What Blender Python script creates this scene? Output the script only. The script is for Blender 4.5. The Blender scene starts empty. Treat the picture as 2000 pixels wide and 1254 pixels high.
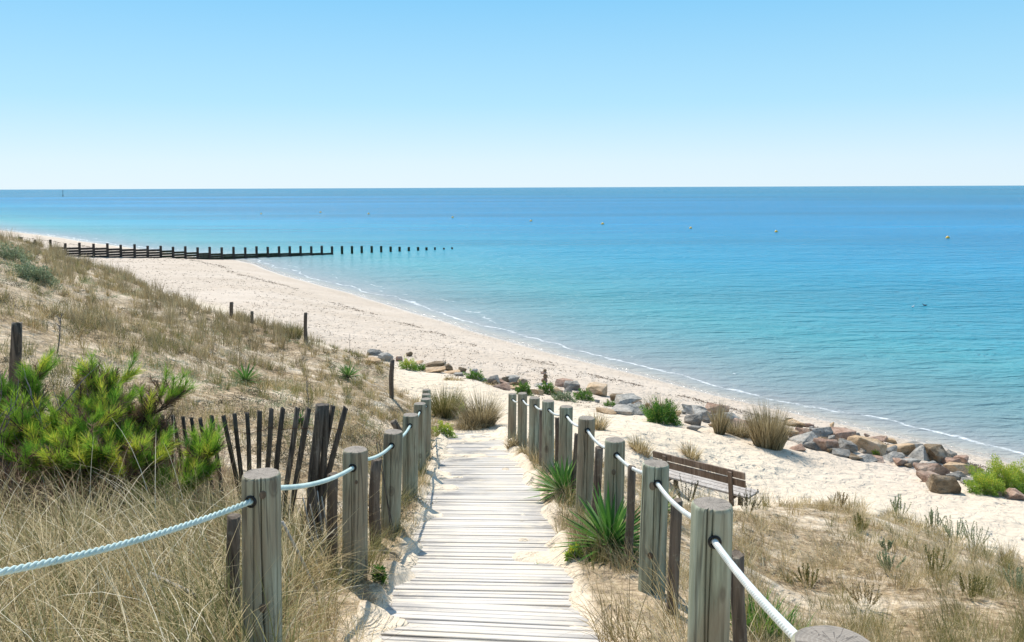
import bpy, bmesh, math, random
import numpy as np
from mathutils import Vector, Matrix, noise as mnoise
R = math.radians
rng = np.random.default_rng(7)
random.seed(7)
SC = bpy.context.scene
COL = SC.collection
# ------------------------------------------------------------------ camera, world, sun
CAMZ = 8.5
PITCH, ROLL, SHY = R(3.0), R(-0.23), -0.0885
cd = bpy.data.cameras.new('camera'); cam = bpy.data.objects.new('camera', cd); COL.objects.link(cam)
cd.sensor_width = 36; cd.lens = 28.8; cd.shift_y = SHY; cd.clip_start = 0.05; cd.clip_end = 200000
CM = Matrix.Rotation(R(90) - PITCH, 4, 'X') @ Matrix.Rotation(ROLL, 4, 'Z')
cam.matrix_world = Matrix.Translation((0, 0, CAMZ)) @ CM
SC.camera = cam
SUN_ELEV, SUN_AZ = R(52), math.atan2(-0.42, 0.91)      # azimuth measured from +Y, towards +X
w = bpy.data.worlds.new('World'); SC.world = w; w.use_nodes = True
wn = w.node_tree; bg = wn.nodes['Background']
sky = wn.nodes.new('ShaderNodeTexSky'); sky.sky_type = 'NISHITA'; sky.sun_disc = False
sky.sun_elevation = SUN_ELEV; sky.sun_rotation = SUN_AZ
sky.air_density = 1.0; sky.dust_density = 0.25; sky.ozone_density = 1.0; sky.altitude = 0
# the hazy blue of this day: the sky texture eased towards a measured elevation gradient
wtc = wn.nodes.new('ShaderNodeTexCoord'); wsp = wn.nodes.new('ShaderNodeSeparateXYZ'); wn.links.new(wtc.outputs['Generated'], wsp.inputs[0])
wr = wn.nodes.new('ShaderNodeValToRGB'); wn.links.new(wsp.outputs[2], wr.inputs[0]); we = wr.color_ramp.elements
for k, (p, c) in enumerate([(0, (.57, .70, .79)), (.03, (.53, .68, .79)), (.10, (.335, .60, .77)), (.22, (.185, .485, .745)), (.5, (.22, .42, .70)), (1, (.20, .33, .52))]):
    e = we[k] if k < 2 else we.new(p)
    e.position = p; e.color = (*c, 1)
wsc = wn.nodes.new('ShaderNodeVectorMath'); wsc.operation = 'SCALE'; wsc.inputs[3].default_value = 10.0; wn.links.new(wr.outputs[0], wsc.inputs[0])
tint = wn.nodes.new('ShaderNodeMix'); tint.data_type = 'RGBA'; tint.inputs[0].default_value = 0.9
wn.links.new(sky.outputs[0], tint.inputs[6]); wn.links.new(wsc.outputs[0], tint.inputs[7]); wn.links.new(tint.outputs[2], bg.inputs[0])
bg.inputs[1].default_value = 0.086
sd = bpy.data.lights.new('sun', 'SUN'); sun = bpy.data.objects.new('sun', sd); COL.objects.link(sun)
sd.energy = 3.9; sd.angle = R(0.5); sd.color = (1, 0.94, 0.85)
sv = Vector((math.sin(SUN_AZ) * math.cos(SUN_ELEV), math.cos(SUN_AZ) * math.cos(SUN_ELEV), math.sin(SUN_ELEV)))
sun.rotation_euler = sv.to_track_quat('Z', 'Y').to_euler()
SC.view_settings.view_transform = 'Standard'; SC.view_settings.look = 'None'
SC.view_settings.exposure = 0.60
# ------------------------------------------------------------------ pixel <-> world
M3 = np.array(CM.to_3x3())
def rays(px, py):
    px = np.asarray(px, float); py = np.asarray(py, float)
    c = np.stack([(px - 1000) / 1600, (627 - py) / 1600 + SHY * 2000 / 1600, -np.ones_like(px)], -1)
    d = c @ M3.T
    return d / d[..., 1:2]
def P(px, py, d):
    r = rays(px, py) * d; r[..., 2] += CAMZ
    return r
def B(px, py, z):
    r = rays(px, py); return P(px, py, (z - CAMZ) / r[2])
def project(p):
    q = np.asarray(p, float) - [0, 0, CAMZ]; c = q @ M3
    return 1000 + 1600 * c[..., 0] / -c[..., 2], 627 - 1600 * (c[..., 1] / -c[..., 2] - SHY * 2000 / 1600)
# ------------------------------------------------------------------ terrain
PXC = ([0, 3.6, 5, 8.7, 15, 19], [-.11, -.13, -.16, -.33, -.73, -1.0])
def pathx(y): return np.interp(y, *PXC)
def pathz(y): return CAMZ - (1.25 + .22 * y)
cp = []
for y in (0.3, 1.5, 3, 4.5, 6, 8, 10, 12, 14, 15.2):
    for o in (-1.0, -.5, 0, .5, .9):
        cp.append((pathx(y) + o, y, pathz(y) + .0))
for a in [(0,1254,3.15),(-500,1254,3.2),(-150,1000,5),(200,945,5.8),(33,768,7.7),(-300,740,7.5),(250,800,9),(450,782,10.5),(600,782,13),
          (765,778,16.5),(700,850,11),(600,900,8),(480,755,14),(678,745,18),(300,700,12),(550,705,18.5),(500,670,21),(600,668,23),(680,698,22),
          (400,640,19.5),(450,622,25),(330,583,27),(200,532,29),(200,620,17),(100,600,15),(100,680,10.5),(0,620,11),(-300,600,11),(0,540,17),(-300,480,20),
          (0,482,28),(0,466,38),(100,500,32),(-300,440,36),(50,476,36),(840,800,19),
          (900,742,24),(800,737,24),(920,790,19.5),(1000,800,19),(1150,830,17),(1250,860,15.5),(1350,872,16.5),(1500,892,17.3),(1500,1000,13.4),
          (1600,950,15.8),(1800,1000,14.3),(2000,1080,12.2),(2000,1000,14.5),(2400,1150,12),(1430,992,12.4),(1550,988,12.8),(1750,1010,12),
          (1900,1072,10.8),(2300,1200,10),(1600,1100,8.6),(1900,1150,7.8),(1600,1254,5.2),(2000,1254,5.6),(2600,1300,5.6),(1450,1150,6.2),(1300,1000,8.5),(1250,930,11.5)]:
    cp.append(tuple(P(*a)))
WL = [(-500,385),(-300,405),(-120,430),(0,449),(120,464),(220,479),(340,494),(480,509),(560,535),(640,556),(700,574),(800,603),(900,632),(1000,663),(1100,690),(1200,714),(1300,739),
      (1400,766),(1500,789),(1600,813),(1700,835),(1800,858),(1900,881),(2000,904),(2300,975),(2700,1065)]
shore = np.array([B(a, b, 0)[:2] for a, b in WL[2:]])
shore = np.vstack([shore[0] + (shore[0] - shore[1]) * 30, shore])
for x, y in shore[1:]:
    cp.append((x, y, 0)); n = np.array([.62, .78])
    cp.append((x + 5 * n[0] * (1 + y / 60), y + 5 * n[1] * (1 + y / 60), -.6 - y / 120))
    cp.append((x + 40, y + 50, -4))
for a in [(250,545,1.9),(400,585,2.0),(300,560,2.0),(150,525,1.9),(60,505,1.9),(-60,490,2.0),(-200,470,2.2),(0,458,1.0),(100,474,.9),(220,495,.9),(320,504,.9),(650,682,2.1),(500,565,1.4),(700,650,1.6),(900,700,1.8),(580,620,1.9),(1100,731,1.5),
          (1300,772,1.2),(1500,818,1.0),(1650,845,.8),(1850,885,.45),(730,697,2.1),(850,718,2.2),(960,750,2.3),(1200,795,2.3),(1400,825,2.2),(1600,872,2.2),(1850,935,2.2),(2000,968,2.2),(2200,1000,2.1)]:
    cp.append(tuple(B(*a)))
_a, _e = B(648, 497, 0), B(883, 486.5, 0)
for _px, _py in ((99, 497), (155, 501), (210, 503), (263, 504), (314, 504.5), (362, 505.5), (409, 507)):
    _r = rays(_px, _py); _g = _e - _a; _den = _g[0] * _r[1] - _g[1] * _r[0]; _t = -(_a[0] * _r[1] - _a[1] * _r[0]) / _den; _p = _a + _g * _t
    cp.append((_p[0], _p[1], CAMZ + _r[2] * _p[1] / _r[1]))
cp.append((3.0, 13.2, 3.2)); cp.append((3.3, 12.9, 3.2))
cp = np.array(cp)
def toq(x, y): return np.stack([x / (y + 4) * 2.2, np.log(y + 4)], -1)
def tps_fit(q, z, lam=2e-4):
    d2 = ((q[:, None] - q[None]) ** 2).sum(-1)
    K = .5 * d2 * np.log(d2 + 1e-12) + lam * np.eye(len(q))
    A = np.hstack([np.ones((len(q), 1)), q])
    S = np.block([[K, A], [A.T, np.zeros((3, 3))]])
    return np.linalg.lstsq(S, np.concatenate([z, [0, 0, 0]]), rcond=None)[0]
cq = toq(cp[:, 0], cp[:, 1]); tw = tps_fit(cq, cp[:, 2])
def tps(x, y):
    q = toq(x, y).reshape(-1, 2); out = np.empty(len(q))
    for i in range(0, len(q), 20000):
        d2 = ((q[i:i+20000, None] - cq[None]) ** 2).sum(-1)
        out[i:i+20000] = (.5 * d2 * np.log(d2 + 1e-12)) @ tw[:-3] + tw[-3] + q[i:i+20000] @ tw[-2:]
    return out.reshape(np.shape(x))
def vnoise(x, y, s, seed=0):
    x = np.asarray(x) / s + seed * 17.3; y = np.asarray(y) / s + seed * 5.7
    xi = np.floor(x).astype(np.int64); yi = np.floor(y).astype(np.int64); fx = x - xi; fy = y - yi
    fx = fx * fx * (3 - 2 * fx); fy = fy * fy * (3 - 2 * fy)
    def h(a, b):
        n = (a * 374761393 + b * 668265263 + seed * 1442695) & 0xffffffff
        n = ((n ^ (n >> 13)) * 1274126177) & 0xffffffff
        return ((n ^ (n >> 16)) & 0xffff) / 65535.0
    return (h(xi, yi) * (1 - fx) + h(xi + 1, yi) * fx) * (1 - fy) + (h(xi, yi + 1) * (1 - fx) + h(xi + 1, yi + 1) * fx) * fy - .5
U = np.linspace(-.95, .95, 821); V = np.linspace(math.log(3.2), math.log(330), 901)
def inpoly(px, py, poly):
    c = np.zeros(np.shape(px), bool); j = len(poly) - 1
    for i in range(len(poly)):
        xi, yi = poly[i]; xj, yj = poly[j]
        c ^= ((yi > py) != (yj > py)) & (px < (xj - xi) * (py - yi) / ((yj - yi) or 1e-9) + xi); j = i
    return c
POLY_L = [(-900,400),(-300,435),(0,464),(60,474),(100,492),(200,527),(330,582),(450,620),(600,667),(690,692),(760,712),(775,745),(800,778),(850,800),(962,830),(855,845),(835,930),(812,1010),(795,1080),(775,1150),(745,1210),(735,1254),(700,1500),(-900,1900)]
POLY_R = [(1120,1500),(1135,1254),(1125,1180),(1110,1100),(1060,960),(1000,890),(985,858),(1010,842),(1180,900),(1300,975),(1400,1000),(1500,985),(1640,980),(1750,1000),(1830,1035),(1900,1062),(2000,1092),(2400,1240),(2600,1500)]
gu, gv = np.meshgrid(U, V); GY = np.exp(gv) - 4; GX = gu * (GY + 4)
GZ = tps(GX, GY)
# keep everything seaward of the waterline under water, everything landward above it
def shoredist(x, y):
    sh = shape = np.shape(x); p = np.stack([np.ravel(x), np.ravel(y)], -1); best = np.full(len(p), 1e18); side = np.zeros(len(p))
    for a, b in zip(shore[:-1], shore[1:]):
        ab = b - a; t = np.clip(((p - a) @ ab) / (ab @ ab), 0, 1); q = a + t[:, None] * ab
        d = ((p - q) ** 2).sum(-1); cr = ab[0] * (p[:, 1] - a[1]) - ab[1] * (p[:, 0] - a[0])
        m = d < best; best[m] = d[m]; side[m] = np.sign(cr[m])
    return (np.sqrt(best) * side).reshape(shape)     # positive = sea side
GS = shoredist(GX, GY) + .8 * vnoise(GX, GY, 5, 3)
GZ = np.where(GS > 0, np.minimum(GZ, -.02 - .03 * GS), np.maximum(GZ, -.004 * GS * 2))
ppx, ppy = project(np.stack([GX, GY, GZ], -1))
jx = 26 * vnoise(ppx, ppy, 22, 1) + 12 * vnoise(ppx, ppy, 8, 2)
VEG = (inpoly(ppx + jx, ppy + jx * .6, POLY_L) | inpoly(ppx + jx, ppy - jx * .6, POLY_R)) & (GS < -4)
off = np.abs(GX - pathx(GY)); VEG &= ~((off < np.where(GY < 10, .54, .6)) & (GY < 15.2))
VEG = VEG.astype(float)
for _ in range(2):
    VEG[1:-1, 1:-1] = (VEG[1:-1, 1:-1] * 2 + VEG[:-2, 1:-1] + VEG[2:, 1:-1] + VEG[1:-1, :-2] + VEG[1:-1, 2:]) / 6
det = .10 * vnoise(GX, GY, 1.1, 5) + .05 * vnoise(GX, GY, .4, 6) + .22 * vnoise(GX, GY, 3.1, 7)
foot = .05 * vnoise(GX, GY, .33, 8) + .02 * vnoise(GX, GY, .17, 9)
land = np.clip(-GS / 6, 0, 1)
near = np.clip((off - .55) / .8, 0, 1) * (GY < 16) + (GY >= 16) * 1.0
GZ = GZ + land * near * (VEG * det + (1 - VEG) * (foot + .2 * det)) + land * VEG * .02 * vnoise(GX, GY, .09, 12)
# sand drifting over the edges of the boards
edge = .45 + .15 * vnoise(GY, GX * 0, .45, 10) + .05 * vnoise(GY, GX * 0, .16, 11) - .07 * np.exp(-((GY - 4.2) / .35) ** 2) * (GX > 0)
s = np.clip((off - edge) / .12, 0, 1)
onp = (off < 1.1) & (GY < 15.4)
pz = pathz(GY) + .03 * vnoise(GX, GY, .3, 14) * s
drift = pathz(GY) - .035 + .075 * s + .012 * vnoise(GX, GY, .08, 13) * s
pat = vnoise(GX, GY, .5, 61) + .6 * vnoise(GX, GY, .17, 62) + .5 * np.clip((GY - 10.5) / 4, 0, 1) + .55 * (off / .6) ** 2 - .46
drift = np.where(off < .62, drift + np.clip(pat * .35, 0, .047), drift)
bl = np.clip((off - .65) / .4, 0, 1)
GZ = np.where(onp, drift * (1 - bl) + GZ * bl, GZ)
# ------------------------------------------------------------------ helpers: tags, meshes, materials
def tag(o, label=None, cat=None, group=None, kind=None):
    for k, v in (('label', label), ('category', cat), ('group', group), ('kind', kind)):
        if v: o[k] = v
    return o
def link(name, me, mat=None, parent=None, loc=None):
    o = bpy.data.objects.new(name, me); COL.objects.link(o)
    if me is not None and mat is not None:
        for m in (mat if isinstance(mat, (list, tuple)) else [mat]): me.materials.append(m)
    if parent is not None: o.parent = parent
    if loc is not None: o.location = loc
    return o
def empty(name, loc, label, cat, group=None):
    o = bpy.data.objects.new(name, None); COL.objects.link(o); o.location = loc; o.empty_display_size = .1
    return tag(o, label, cat, group)
def npmesh(name, verts, quads, smooth=False, attrs=None):
    me = bpy.data.meshes.new(name); verts = np.asarray(verts, np.float32).reshape(-1, 3); quads = np.asarray(quads, np.int32)
    k = quads.shape[1]; n = len(quads)
    me.vertices.add(len(verts)); me.vertices.foreach_set('co', verts.ravel())
    me.loops.add(n * k); me.loops.foreach_set('vertex_index', quads.ravel())
    me.polygons.add(n); me.polygons.foreach_set('loop_start', np.arange(0, n * k, k, dtype=np.int32))
    me.polygons.foreach_set('loop_total', np.full(n, k, np.int32))
    if smooth: me.polygons.foreach_set('use_smooth', np.ones(n, bool))
    for a, v in (attrs or {}).items():
        at = me.attributes.new(a, 'FLOAT', 'POINT'); at.data.foreach_set('value', np.asarray(v, np.float32).ravel())
    me.update(calc_edges=True); me.validate()
    return me
def zat(x, y):
    x = np.asarray(x, float); y = np.asarray(y, float)
    fu = np.clip((x / (y + 4) - U[0]) / (U[1] - U[0]), 0, len(U) - 1.001); fv = np.clip((np.log(np.maximum(y + 4, 1e-3)) - V[0]) / (V[1] - V[0]), 0, len(V) - 1.001)
    iu = fu.astype(int); iv = fv.astype(int); a = fu - iu; b = fv - iv
    return (GZ[iv, iu] * (1 - a) + GZ[iv, iu + 1] * a) * (1 - b) + (GZ[iv + 1, iu] * (1 - a) + GZ[iv + 1, iu + 1] * a) * b
DS = np.exp(np.linspace(math.log(1.0), math.log(300), 3000))
def hit(px, py):
    r = rays(px, py); p = r[None] * DS[:, None]; z = CAMZ + p[:, 2]
    m = z < zat(p[:, 0], p[:, 1]); i = int(np.argmax(m)) if m.any() else len(DS) - 1
    return Vector((p[i, 0], p[i, 1], float(zat(p[i, 0], p[i, 1]))))
class NT:
    def __init__(s, name):
        s.m = bpy.data.materials.new(name); s.m.use_nodes = True; s.t = s.m.node_tree; s.b = s.t.nodes['Principled BSDF']
        s.b.inputs['Roughness'].default_value = .85; s.b.inputs['Specular IOR Level'].default_value = .25
        s.co = s.t.nodes.new('ShaderNodeTexCoord')
    def n(s, t, **kw):
        o = s.t.nodes.new('ShaderNode' + t)
        for k, v in kw.items(): setattr(o, k, v)
        return o
    def l(s, a, b): s.t.links.new(a, b)
    def noise(s, scale, vec=None, detail=3, rough=.55, st=(1, 1, 1), dist=0):
        mp = s.n('Mapping'); mp.inputs['Scale'].default_value = st; s.l(vec or s.co.outputs['Object'], mp.inputs[0])
        o = s.n('TexNoise'); o.inputs['Scale'].default_value = scale; o.inputs['Detail'].default_value = detail
        o.inputs['Roughness'].default_value = rough; o.inputs['Distortion'].default_value = dist; s.l(mp.outputs[0], o.inputs['Vector']); return o.outputs['Fac']
    def ramp(s, fac, stops, interp='LINEAR'):
        r = s.n('ValToRGB'); r.color_ramp.interpolation = interp; e = r.color_ramp.elements
        while len(e) < len(stops): e.new(.5)
        for el, (p, c) in zip(e, stops):
            el.position = p; el.color = (c, c, c, 1) if isinstance(c, (int, float)) else (*c, 1)
        s.l(fac, r.inputs[0]); return r.outputs[0]
    def mix(s, f, a, b, mode='MIX'):
        m = s.n('Mix', data_type='RGBA', blend_type=mode); 
        for inp, v in ((0, f), (6, a), (7, b)):
            if hasattr(v, 'is_linked') or hasattr(v, 'links'): s.l(v, m.inputs[inp])
            elif isinstance(v, (int, float)): m.inputs[inp].default_value = v if inp == 0 else (v, v, v, 1)
            else: m.inputs[inp].default_value = (*v, 1)
        return m.outputs[2]
    def math(s, op, a, b=0.0, clamp=False):
        m = s.n('Math', operation=op, use_clamp=clamp)
        for i, v in enumerate((a, b)):
            if isinstance(v, (int, float)): m.inputs[i].default_value = v
            else: s.l(v, m.inputs[i])
        return m.outputs[0]
    def attr(s, name): a = s.n('Attribute'); a.attribute_name = name; return a.outputs['Fac']
    def rand(s): return s.n('ObjectInfo').outputs['Random']
    def color(s, c): s.l(c, s.b.inputs['Base Color'])
    def bump(s, h, strength=.5, dist=.01, prev=None):
        b = s.n('Bump'); b.inputs['Strength'].default_value = strength; b.inputs['Distance'].default_value = dist; s.l(h, b.inputs['Height'])
        if prev is not None: s.l(prev, b.inputs['Normal'])
        s.l(b.outputs[0], s.b.inputs['Normal']); return b.outputs[0]
    def translucent(s, col, f=.3):
        t = s.n('BsdfTranslucent'); s.l(col, t.inputs[0]); mx = s.n('MixShader'); mx.inputs[0].default_value = f
        s.l(s.b.outputs[0], mx.inputs[1]); s.l(t.outputs[0], mx.inputs[2]); s.l(mx.outputs[0], s.t.nodes['Material Output'].inputs[0])
# --- sand
g = NT('sand'); pos = g.co.outputs['Object']
geo = g.n('NewGeometry'); sep = g.n('SeparateXYZ'); g.l(geo.outputs['Position'], sep.inputs[0])
dry = g.ramp(g.noise(.25, detail=4), [(.3, (.64, .525, .39)), (.7, (.71, .605, .465))])
beach = g.ramp(g.noise(.18, detail=5, st=(.5, 1.4, 1)), [(.3, (.51, .42, .33)), (.7, (.60, .51, .42))])
zb = g.ramp(sep.outputs[2], [(.0, 1), (1, 0)]); zb = g.math('DIVIDE', g.math('SUBTRACT', 3.0, sep.outputs[2]), 1.0, True)
c = g.mix(zb, dry, beach)
wet = g.attr('shore'); wetf = g.ramp(g.math('ADD', g.math('MULTIPLY', wet, .25), g.math('MULTIPLY', g.noise(.35), .25)), [(.0, 0), (.10, 0), (.42, .55), (.6, .8)])
g2 = g.mix(wetf, c, (.40, .33, .26))
spk = g.ramp(g.noise(7, detail=5, rough=.7, st=(1, 1, 1)), [(.30, 1), (.40, 0)])
sp2 = g.ramp(g.noise(.6, detail=2), [(.45, 0), (.62, .45)])
c = g.mix(g.math('MULTIPLY', spk, sp2), g2, (.30, .235, .16))
veg = g.attr('veg')
lit = g.ramp(g.noise(13, detail=6, rough=.75), [(.36, (.07, .048, .028)), (.43, (.20, .14, .08)), (.54, (.34, .25, .15)), (.68, (.58, .47, .33))])
lm = g.ramp(g.noise(1.1, detail=5, rough=.7), [(.36, .12), (.52, 1)])
sxy = g.n('VectorMath', operation='LENGTH'); g.l(geo.outputs['Position'], sxy.inputs[0]); lm2 = g.ramp(g.noise(.22, detail=2), [(.35, .7), (.55, 1)])
c = g.mix(g.math('MULTIPLY', veg, g.math('MULTIPLY', lm, lm2)), c, lit)
g.color(c); film = g.ramp(wet, [(.0, 0), (.45, 0), (.72, 1)]); g.l(g.ramp(film, [(0, .95), (1, .16)]), g.b.inputs['Roughness']); g.l(g.ramp(film, [(0, .12), (1, .8)]), g.b.inputs['Specular IOR Level'])
vo = g.n('TexVoronoi'); vo.inputs['Scale'].default_value = 2.6; mpv = g.n('Mapping'); mpv.inputs['Scale'].default_value = (1.25, .8, 1); g.l(pos, mpv.inputs[0]); g.l(mpv.outputs[0], vo.inputs['Vector']); ft = g.ramp(vo.outputs['Distance'], [(.05, 0), (.22, .8), (.30, 1), (.5, .75)]); bp = g.bump(g.math('MULTIPLY', ft, g.ramp(g.noise(.5, detail=2), [(.4, .25), (.55, 1)])), .9, .07); bq = g.bump(g.noise(1.3, detail=2, rough=.5, dist=1.5), .6, .2, bp); b1 = g.bump(g.noise(4.2, detail=4, rough=.6, st=(1, .8, 1), dist=.8), .8, .16, bq)
g.bump(g.noise(45, detail=3), .35, .006, b1)
m_sand = g.m
ni, nj = len(V), len(U); idx = np.arange(ni * nj).reshape(ni, nj)
q = np.stack([idx[:-1, :-1], idx[:-1, 1:], idx[1:, 1:], idx[1:, :-1]], -1).reshape(-1, 4)
me = npmesh('beach_sand', np.stack([GX, GY, GZ], -1), q, True, {'veg': VEG, 'shore': np.clip(1 + GS / 3.0, 0, 4)})
tag(link('ground', me, m_sand), kind='structure')
# --- water
wy = np.exp(np.linspace(math.log(9), math.log(90000), 700)) ; wu = np.linspace(-1.6, 1.6, 301)
WU, WY = np.meshgrid(wu, wy); WX = WU * (WY); 
WS = shoredist(WX, WY) + .8 * vnoise(WX, WY, 5, 3)
i2 = np.arange(WX.size).reshape(WX.shape); q = np.stack([i2[:-1, :-1], i2[:-1, 1:], i2[1:, 1:], i2[1:, :-1]], -1).reshape(-1, 4)
keep = (WS.ravel()[q] > -6).any(1) | (WY.ravel()[q].min(1) > 400); q = q[keep]
me = npmesh('water', np.stack([WX, WY, WX * 0], -1), q, True, {'shore': np.where(WY > 900, 900, WS)})
g = NT('sea_water'); sh = g.attr('shore')
jit = g.math('MULTIPLY', g.math('SUBTRACT', g.noise(.03, detail=4, st=(.35, 1, 1)), .5), .55)
lg = g.n('Math', operation='LOGARITHM'); g.l(g.math('MAXIMUM', g.math('ADD', sh, 1.0), 1.0), lg.inputs[0]); lg.inputs[1].default_value = 1000
lgf = g.math('ADD', lg.outputs[0], g.math('MULTIPLY', jit, .14))
deep = g.ramp(lgf, [(0, (.44, .42, .37)), (.12, (.31, .34, .345)), (.27, (.18, .30, .32)), (.40, (.075, .30, .345)), (.54, (.018, .24, .365)), (.68, (.003, .18, .345)), (.84, (.001, .158, .32)), (1, (.0005, .14, .245))])
band = g.ramp(g.noise(.0085, detail=6, rough=.65, st=(.16, 1, 1)), [(.35, .70), (.65, 1.28)])
deep = g.mix(1.0, deep, band, 'MULTIPLY')
# wind patches above: stretched noise makes the water colour lighter and darker
foamn = g.ramp(g.noise(3.2, detail=5, rough=.75), [(.36, 0), (.6, 1)]); fl = g.noise(.16, detail=3)
f1 = g.math('SUBTRACT', 1.0, g.math('ABSOLUTE', g.math('DIVIDE', g.math('SUBTRACT', sh, g.math('ADD', g.math('MULTIPLY', fl, 4.0), -.9)), g.math('ADD', .04, g.math('MULTIPLY', g.noise(.23, detail=2), .38)))), True)
f2 = g.math('SUBTRACT', 1.0, g.math('ABSOLUTE', g.math('DIVIDE', g.math('SUBTRACT', sh, g.math('ADD', g.math('MULTIPLY', g.noise(.11, detail=3), 7.0), -.6)), .20)), True)
f2 = g.math('MULTIPLY', f2, g.ramp(g.noise(.4, detail=3), [(.52, 0), (.6, .8)]))
foam = g.ramp(g.math('MULTIPLY', g.math('MAXIMUM', g.math('MULTIPLY', f1, g.ramp(g.noise(.5, detail=2), [(.36, .45), (.6, 1)])), f2), g.math('ADD', g.math('MULTIPLY', foamn, .8), .22)), [(.22, 0), (.7, .75)])
g.color(g.mix(foam, deep, (.82, .84, .84)))
g.b.inputs['IOR'].default_value = 1.33; g.b.inputs['Specular IOR Level'].default_value = .07
g.l(g.ramp(foam, [(0, .22), (1, .8)]), g.b.inputs['Roughness'])
cal = g.ramp(lgf, [(.1, .25), (.4, 1)])
b0 = g.bump(g.math('MULTIPLY', g.noise(.09, detail=3, st=(.5, 1.3, 1)), cal), 1.0, .9)
b1 = g.bump(g.math('MULTIPLY', g.noise(.55, detail=4, st=(.5, 1.25, 1), dist=.8), cal), 1.0, .75, b0)
g.bump(g.noise(2.2, detail=5, st=(.6, 1.2, 1), dist=.5), 1.0, .20, b1)
m_water = g.m
# thin sheet of water at the edge lets the wet sand show
''' tr = g.n('BsdfTransparent'); mx = g.n('MixShader'); g.l(g.math('MULTIPLY', g.math('SUBTRACT', 1.0, foam), g.math('SUBTRACT', .75, g.math('MULTIPLY', sh, .22), True)), mx.inputs[0])
g.l(g.b.outputs[0], mx.inputs[1]); g.l(tr.outputs[0], mx.inputs[2]); '''
tag(link('sea', me, m_water), kind='structure')
# ------------------------------------------------------------------ wood materials
def wood(name, cols, crack=.5, streak=22, knots=True, endcol=None, lichen=0):
    g = NT(name); rnd = g.rand(); om = g.n('VectorMath', operation='ADD'); sc = g.n('VectorMath', operation='SCALE'); cx = g.n('CombineXYZ')
    for i in range(3): g.l(rnd, cx.inputs[i])
    g.l(cx.outputs[0], sc.inputs[0]); sc.inputs[3].default_value = 37.0; g.l(g.co.outputs['Object'], om.inputs[0]); g.l(sc.outputs[0], om.inputs[1]); v = om.outputs[0]
    a = g.noise(streak, v, detail=5, rough=.65, st=(1, 1, .07), dist=.35)
    base = g.ramp(a, [(.28, cols[0]), (.5, cols[1]), (.72, cols[2])])
    b = g.noise(3.2, v, detail=4, st=(1, 1, .5)); base = g.mix(g.ramp(b, [(.40, 0), (.62, .75)]), base, cols[3]); base = g.mix(g.ramp(g.noise(70, v, detail=3, st=(1, 1, .05)), [(.34, .4), (.44, 0)]), base, tuple(t * .4 for t in cols[0]))
    cr = g.ramp(g.noise(11, v, detail=2, rough=.4, st=(1, 1, .035), dist=.5), [(.485, 0), (.497, 1), (.503, 1), (.515, 0)])
    cr = g.math('MULTIPLY', cr, g.ramp(g.noise(2.5, v, detail=1), [(.42, 0), (.52, 1)]))
    base = g.mix(g.math('MULTIPLY', cr, crack), base, (.025, .022, .018))
    if knots:
        vo = g.n('TexVoronoi'); vo.inputs['Scale'].default_value = 5.0; mp = g.n('Mapping'); mp.inputs['Scale'].default_value = (1, 1, .55); g.l(v, mp.inputs[0]); g.l(mp.outputs[0], vo.inputs['Vector'])
        kn = g.ramp(vo.outputs['Distance'], [(.05, 1), (.085, .5), (.10, .9), (.13, 0)]); base = g.mix(g.math('MULTIPLY', kn, .6), base, (.085, .06, .042))
    if lichen:
        base = g.mix(g.math('MULTIPLY', g.ramp(g.noise(19, v, detail=5, rough=.7), [(.56, 0), (.66, 1)]), lichen), base, (.40, .40, .30))
    g.color(base); hh = g.math('SUBTRACT', a, g.math('MULTIPLY', cr, 1.2)); b1 = g.bump(hh, .55, .008)
    g.bump(g.noise(90, v, detail=3, st=(1, 1, .2)), .35, .003, b1)
    return g.m
m_post = wood('treated_pine', [(.10, .09, .06), (.285, .30, .215), (.44, .46, .35), (.27, .205, .135)], .5)
m_stake = wood('rough_stake', [(.05, .038, .028), (.145, .112, .083), (.27, .22, .17), (.10, .074, .055)], .8, 30, False, lichen=.25)
m_picket = wood('grey_paling', [(.032, .026, .020), (.10, .083, .065), (.23, .20, .165), (.065, .052, .040)], .8, 45, False, lichen=.15)
m_groyne = wood('tarred_pile', [(.018, .015, .013), (.055, .045, .038), (.12, .10, .085), (.04, .034, .028)], .6, 10, False)
m_gwet = wood('weedy_plank', [(.012, .016, .010), (.035, .042, .022), (.07, .075, .04), (.02, .028, .012)], .4, 10, False)
m_bench = wood('bench_board', [(.09, .06, .042), (.19, .135, .10), (.30, .235, .185), (.15, .11, .08)], .5, 18, False)
m_seat = wood('bench_seat_board', [(.30, .26, .23), (.46, .42, .38), (.58, .54, .50), (.40, .35, .31)], .5, 18, False)
m_drift = wood('bleached_stick', [(.28, .25, .21), (.42, .39, .34), (.55, .52, .47), (.3, .26, .21)], .5, 40, False)
# end grain
g = NT('end_grain'); s2 = g.n('SeparateXYZ'); g.l(g.co.outputs['Object'], s2.inputs[0])
rad = g.n('VectorMath', operation='LENGTH'); cxy = g.n('CombineXYZ'); g.l(s2.outputs[0], cxy.inputs[0]); g.l(s2.outputs[1], cxy.inputs[1]); g.l(cxy.outputs[0], rad.inputs[0])
rr = g.math('SINE', g.math('ADD', g.math('MULTIPLY', rad.outputs['Value'], 900.0), g.math('MULTIPLY', g.noise(18, detail=4), 30.0)))
c = g.ramp(rr, [(0, (.27, .23, .19)), (1, (.32, .28, .235))])
ang = g.n('Math', operation='ARCTAN2'); g.l(s2.outputs[0], ang.inputs[0]); g.l(s2.outputs[1], ang.inputs[1])
ac = g.n('CombineXYZ'); g.l(g.math('MULTIPLY', ang.outputs[0], 2.2), ac.inputs[0]); g.l(g.math('MULTIPLY', rad.outputs['Value'], 6.0), ac.inputs[1]); g.l(g.math('MULTIPLY', g.rand(), 50.0), ac.inputs[2])
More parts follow.
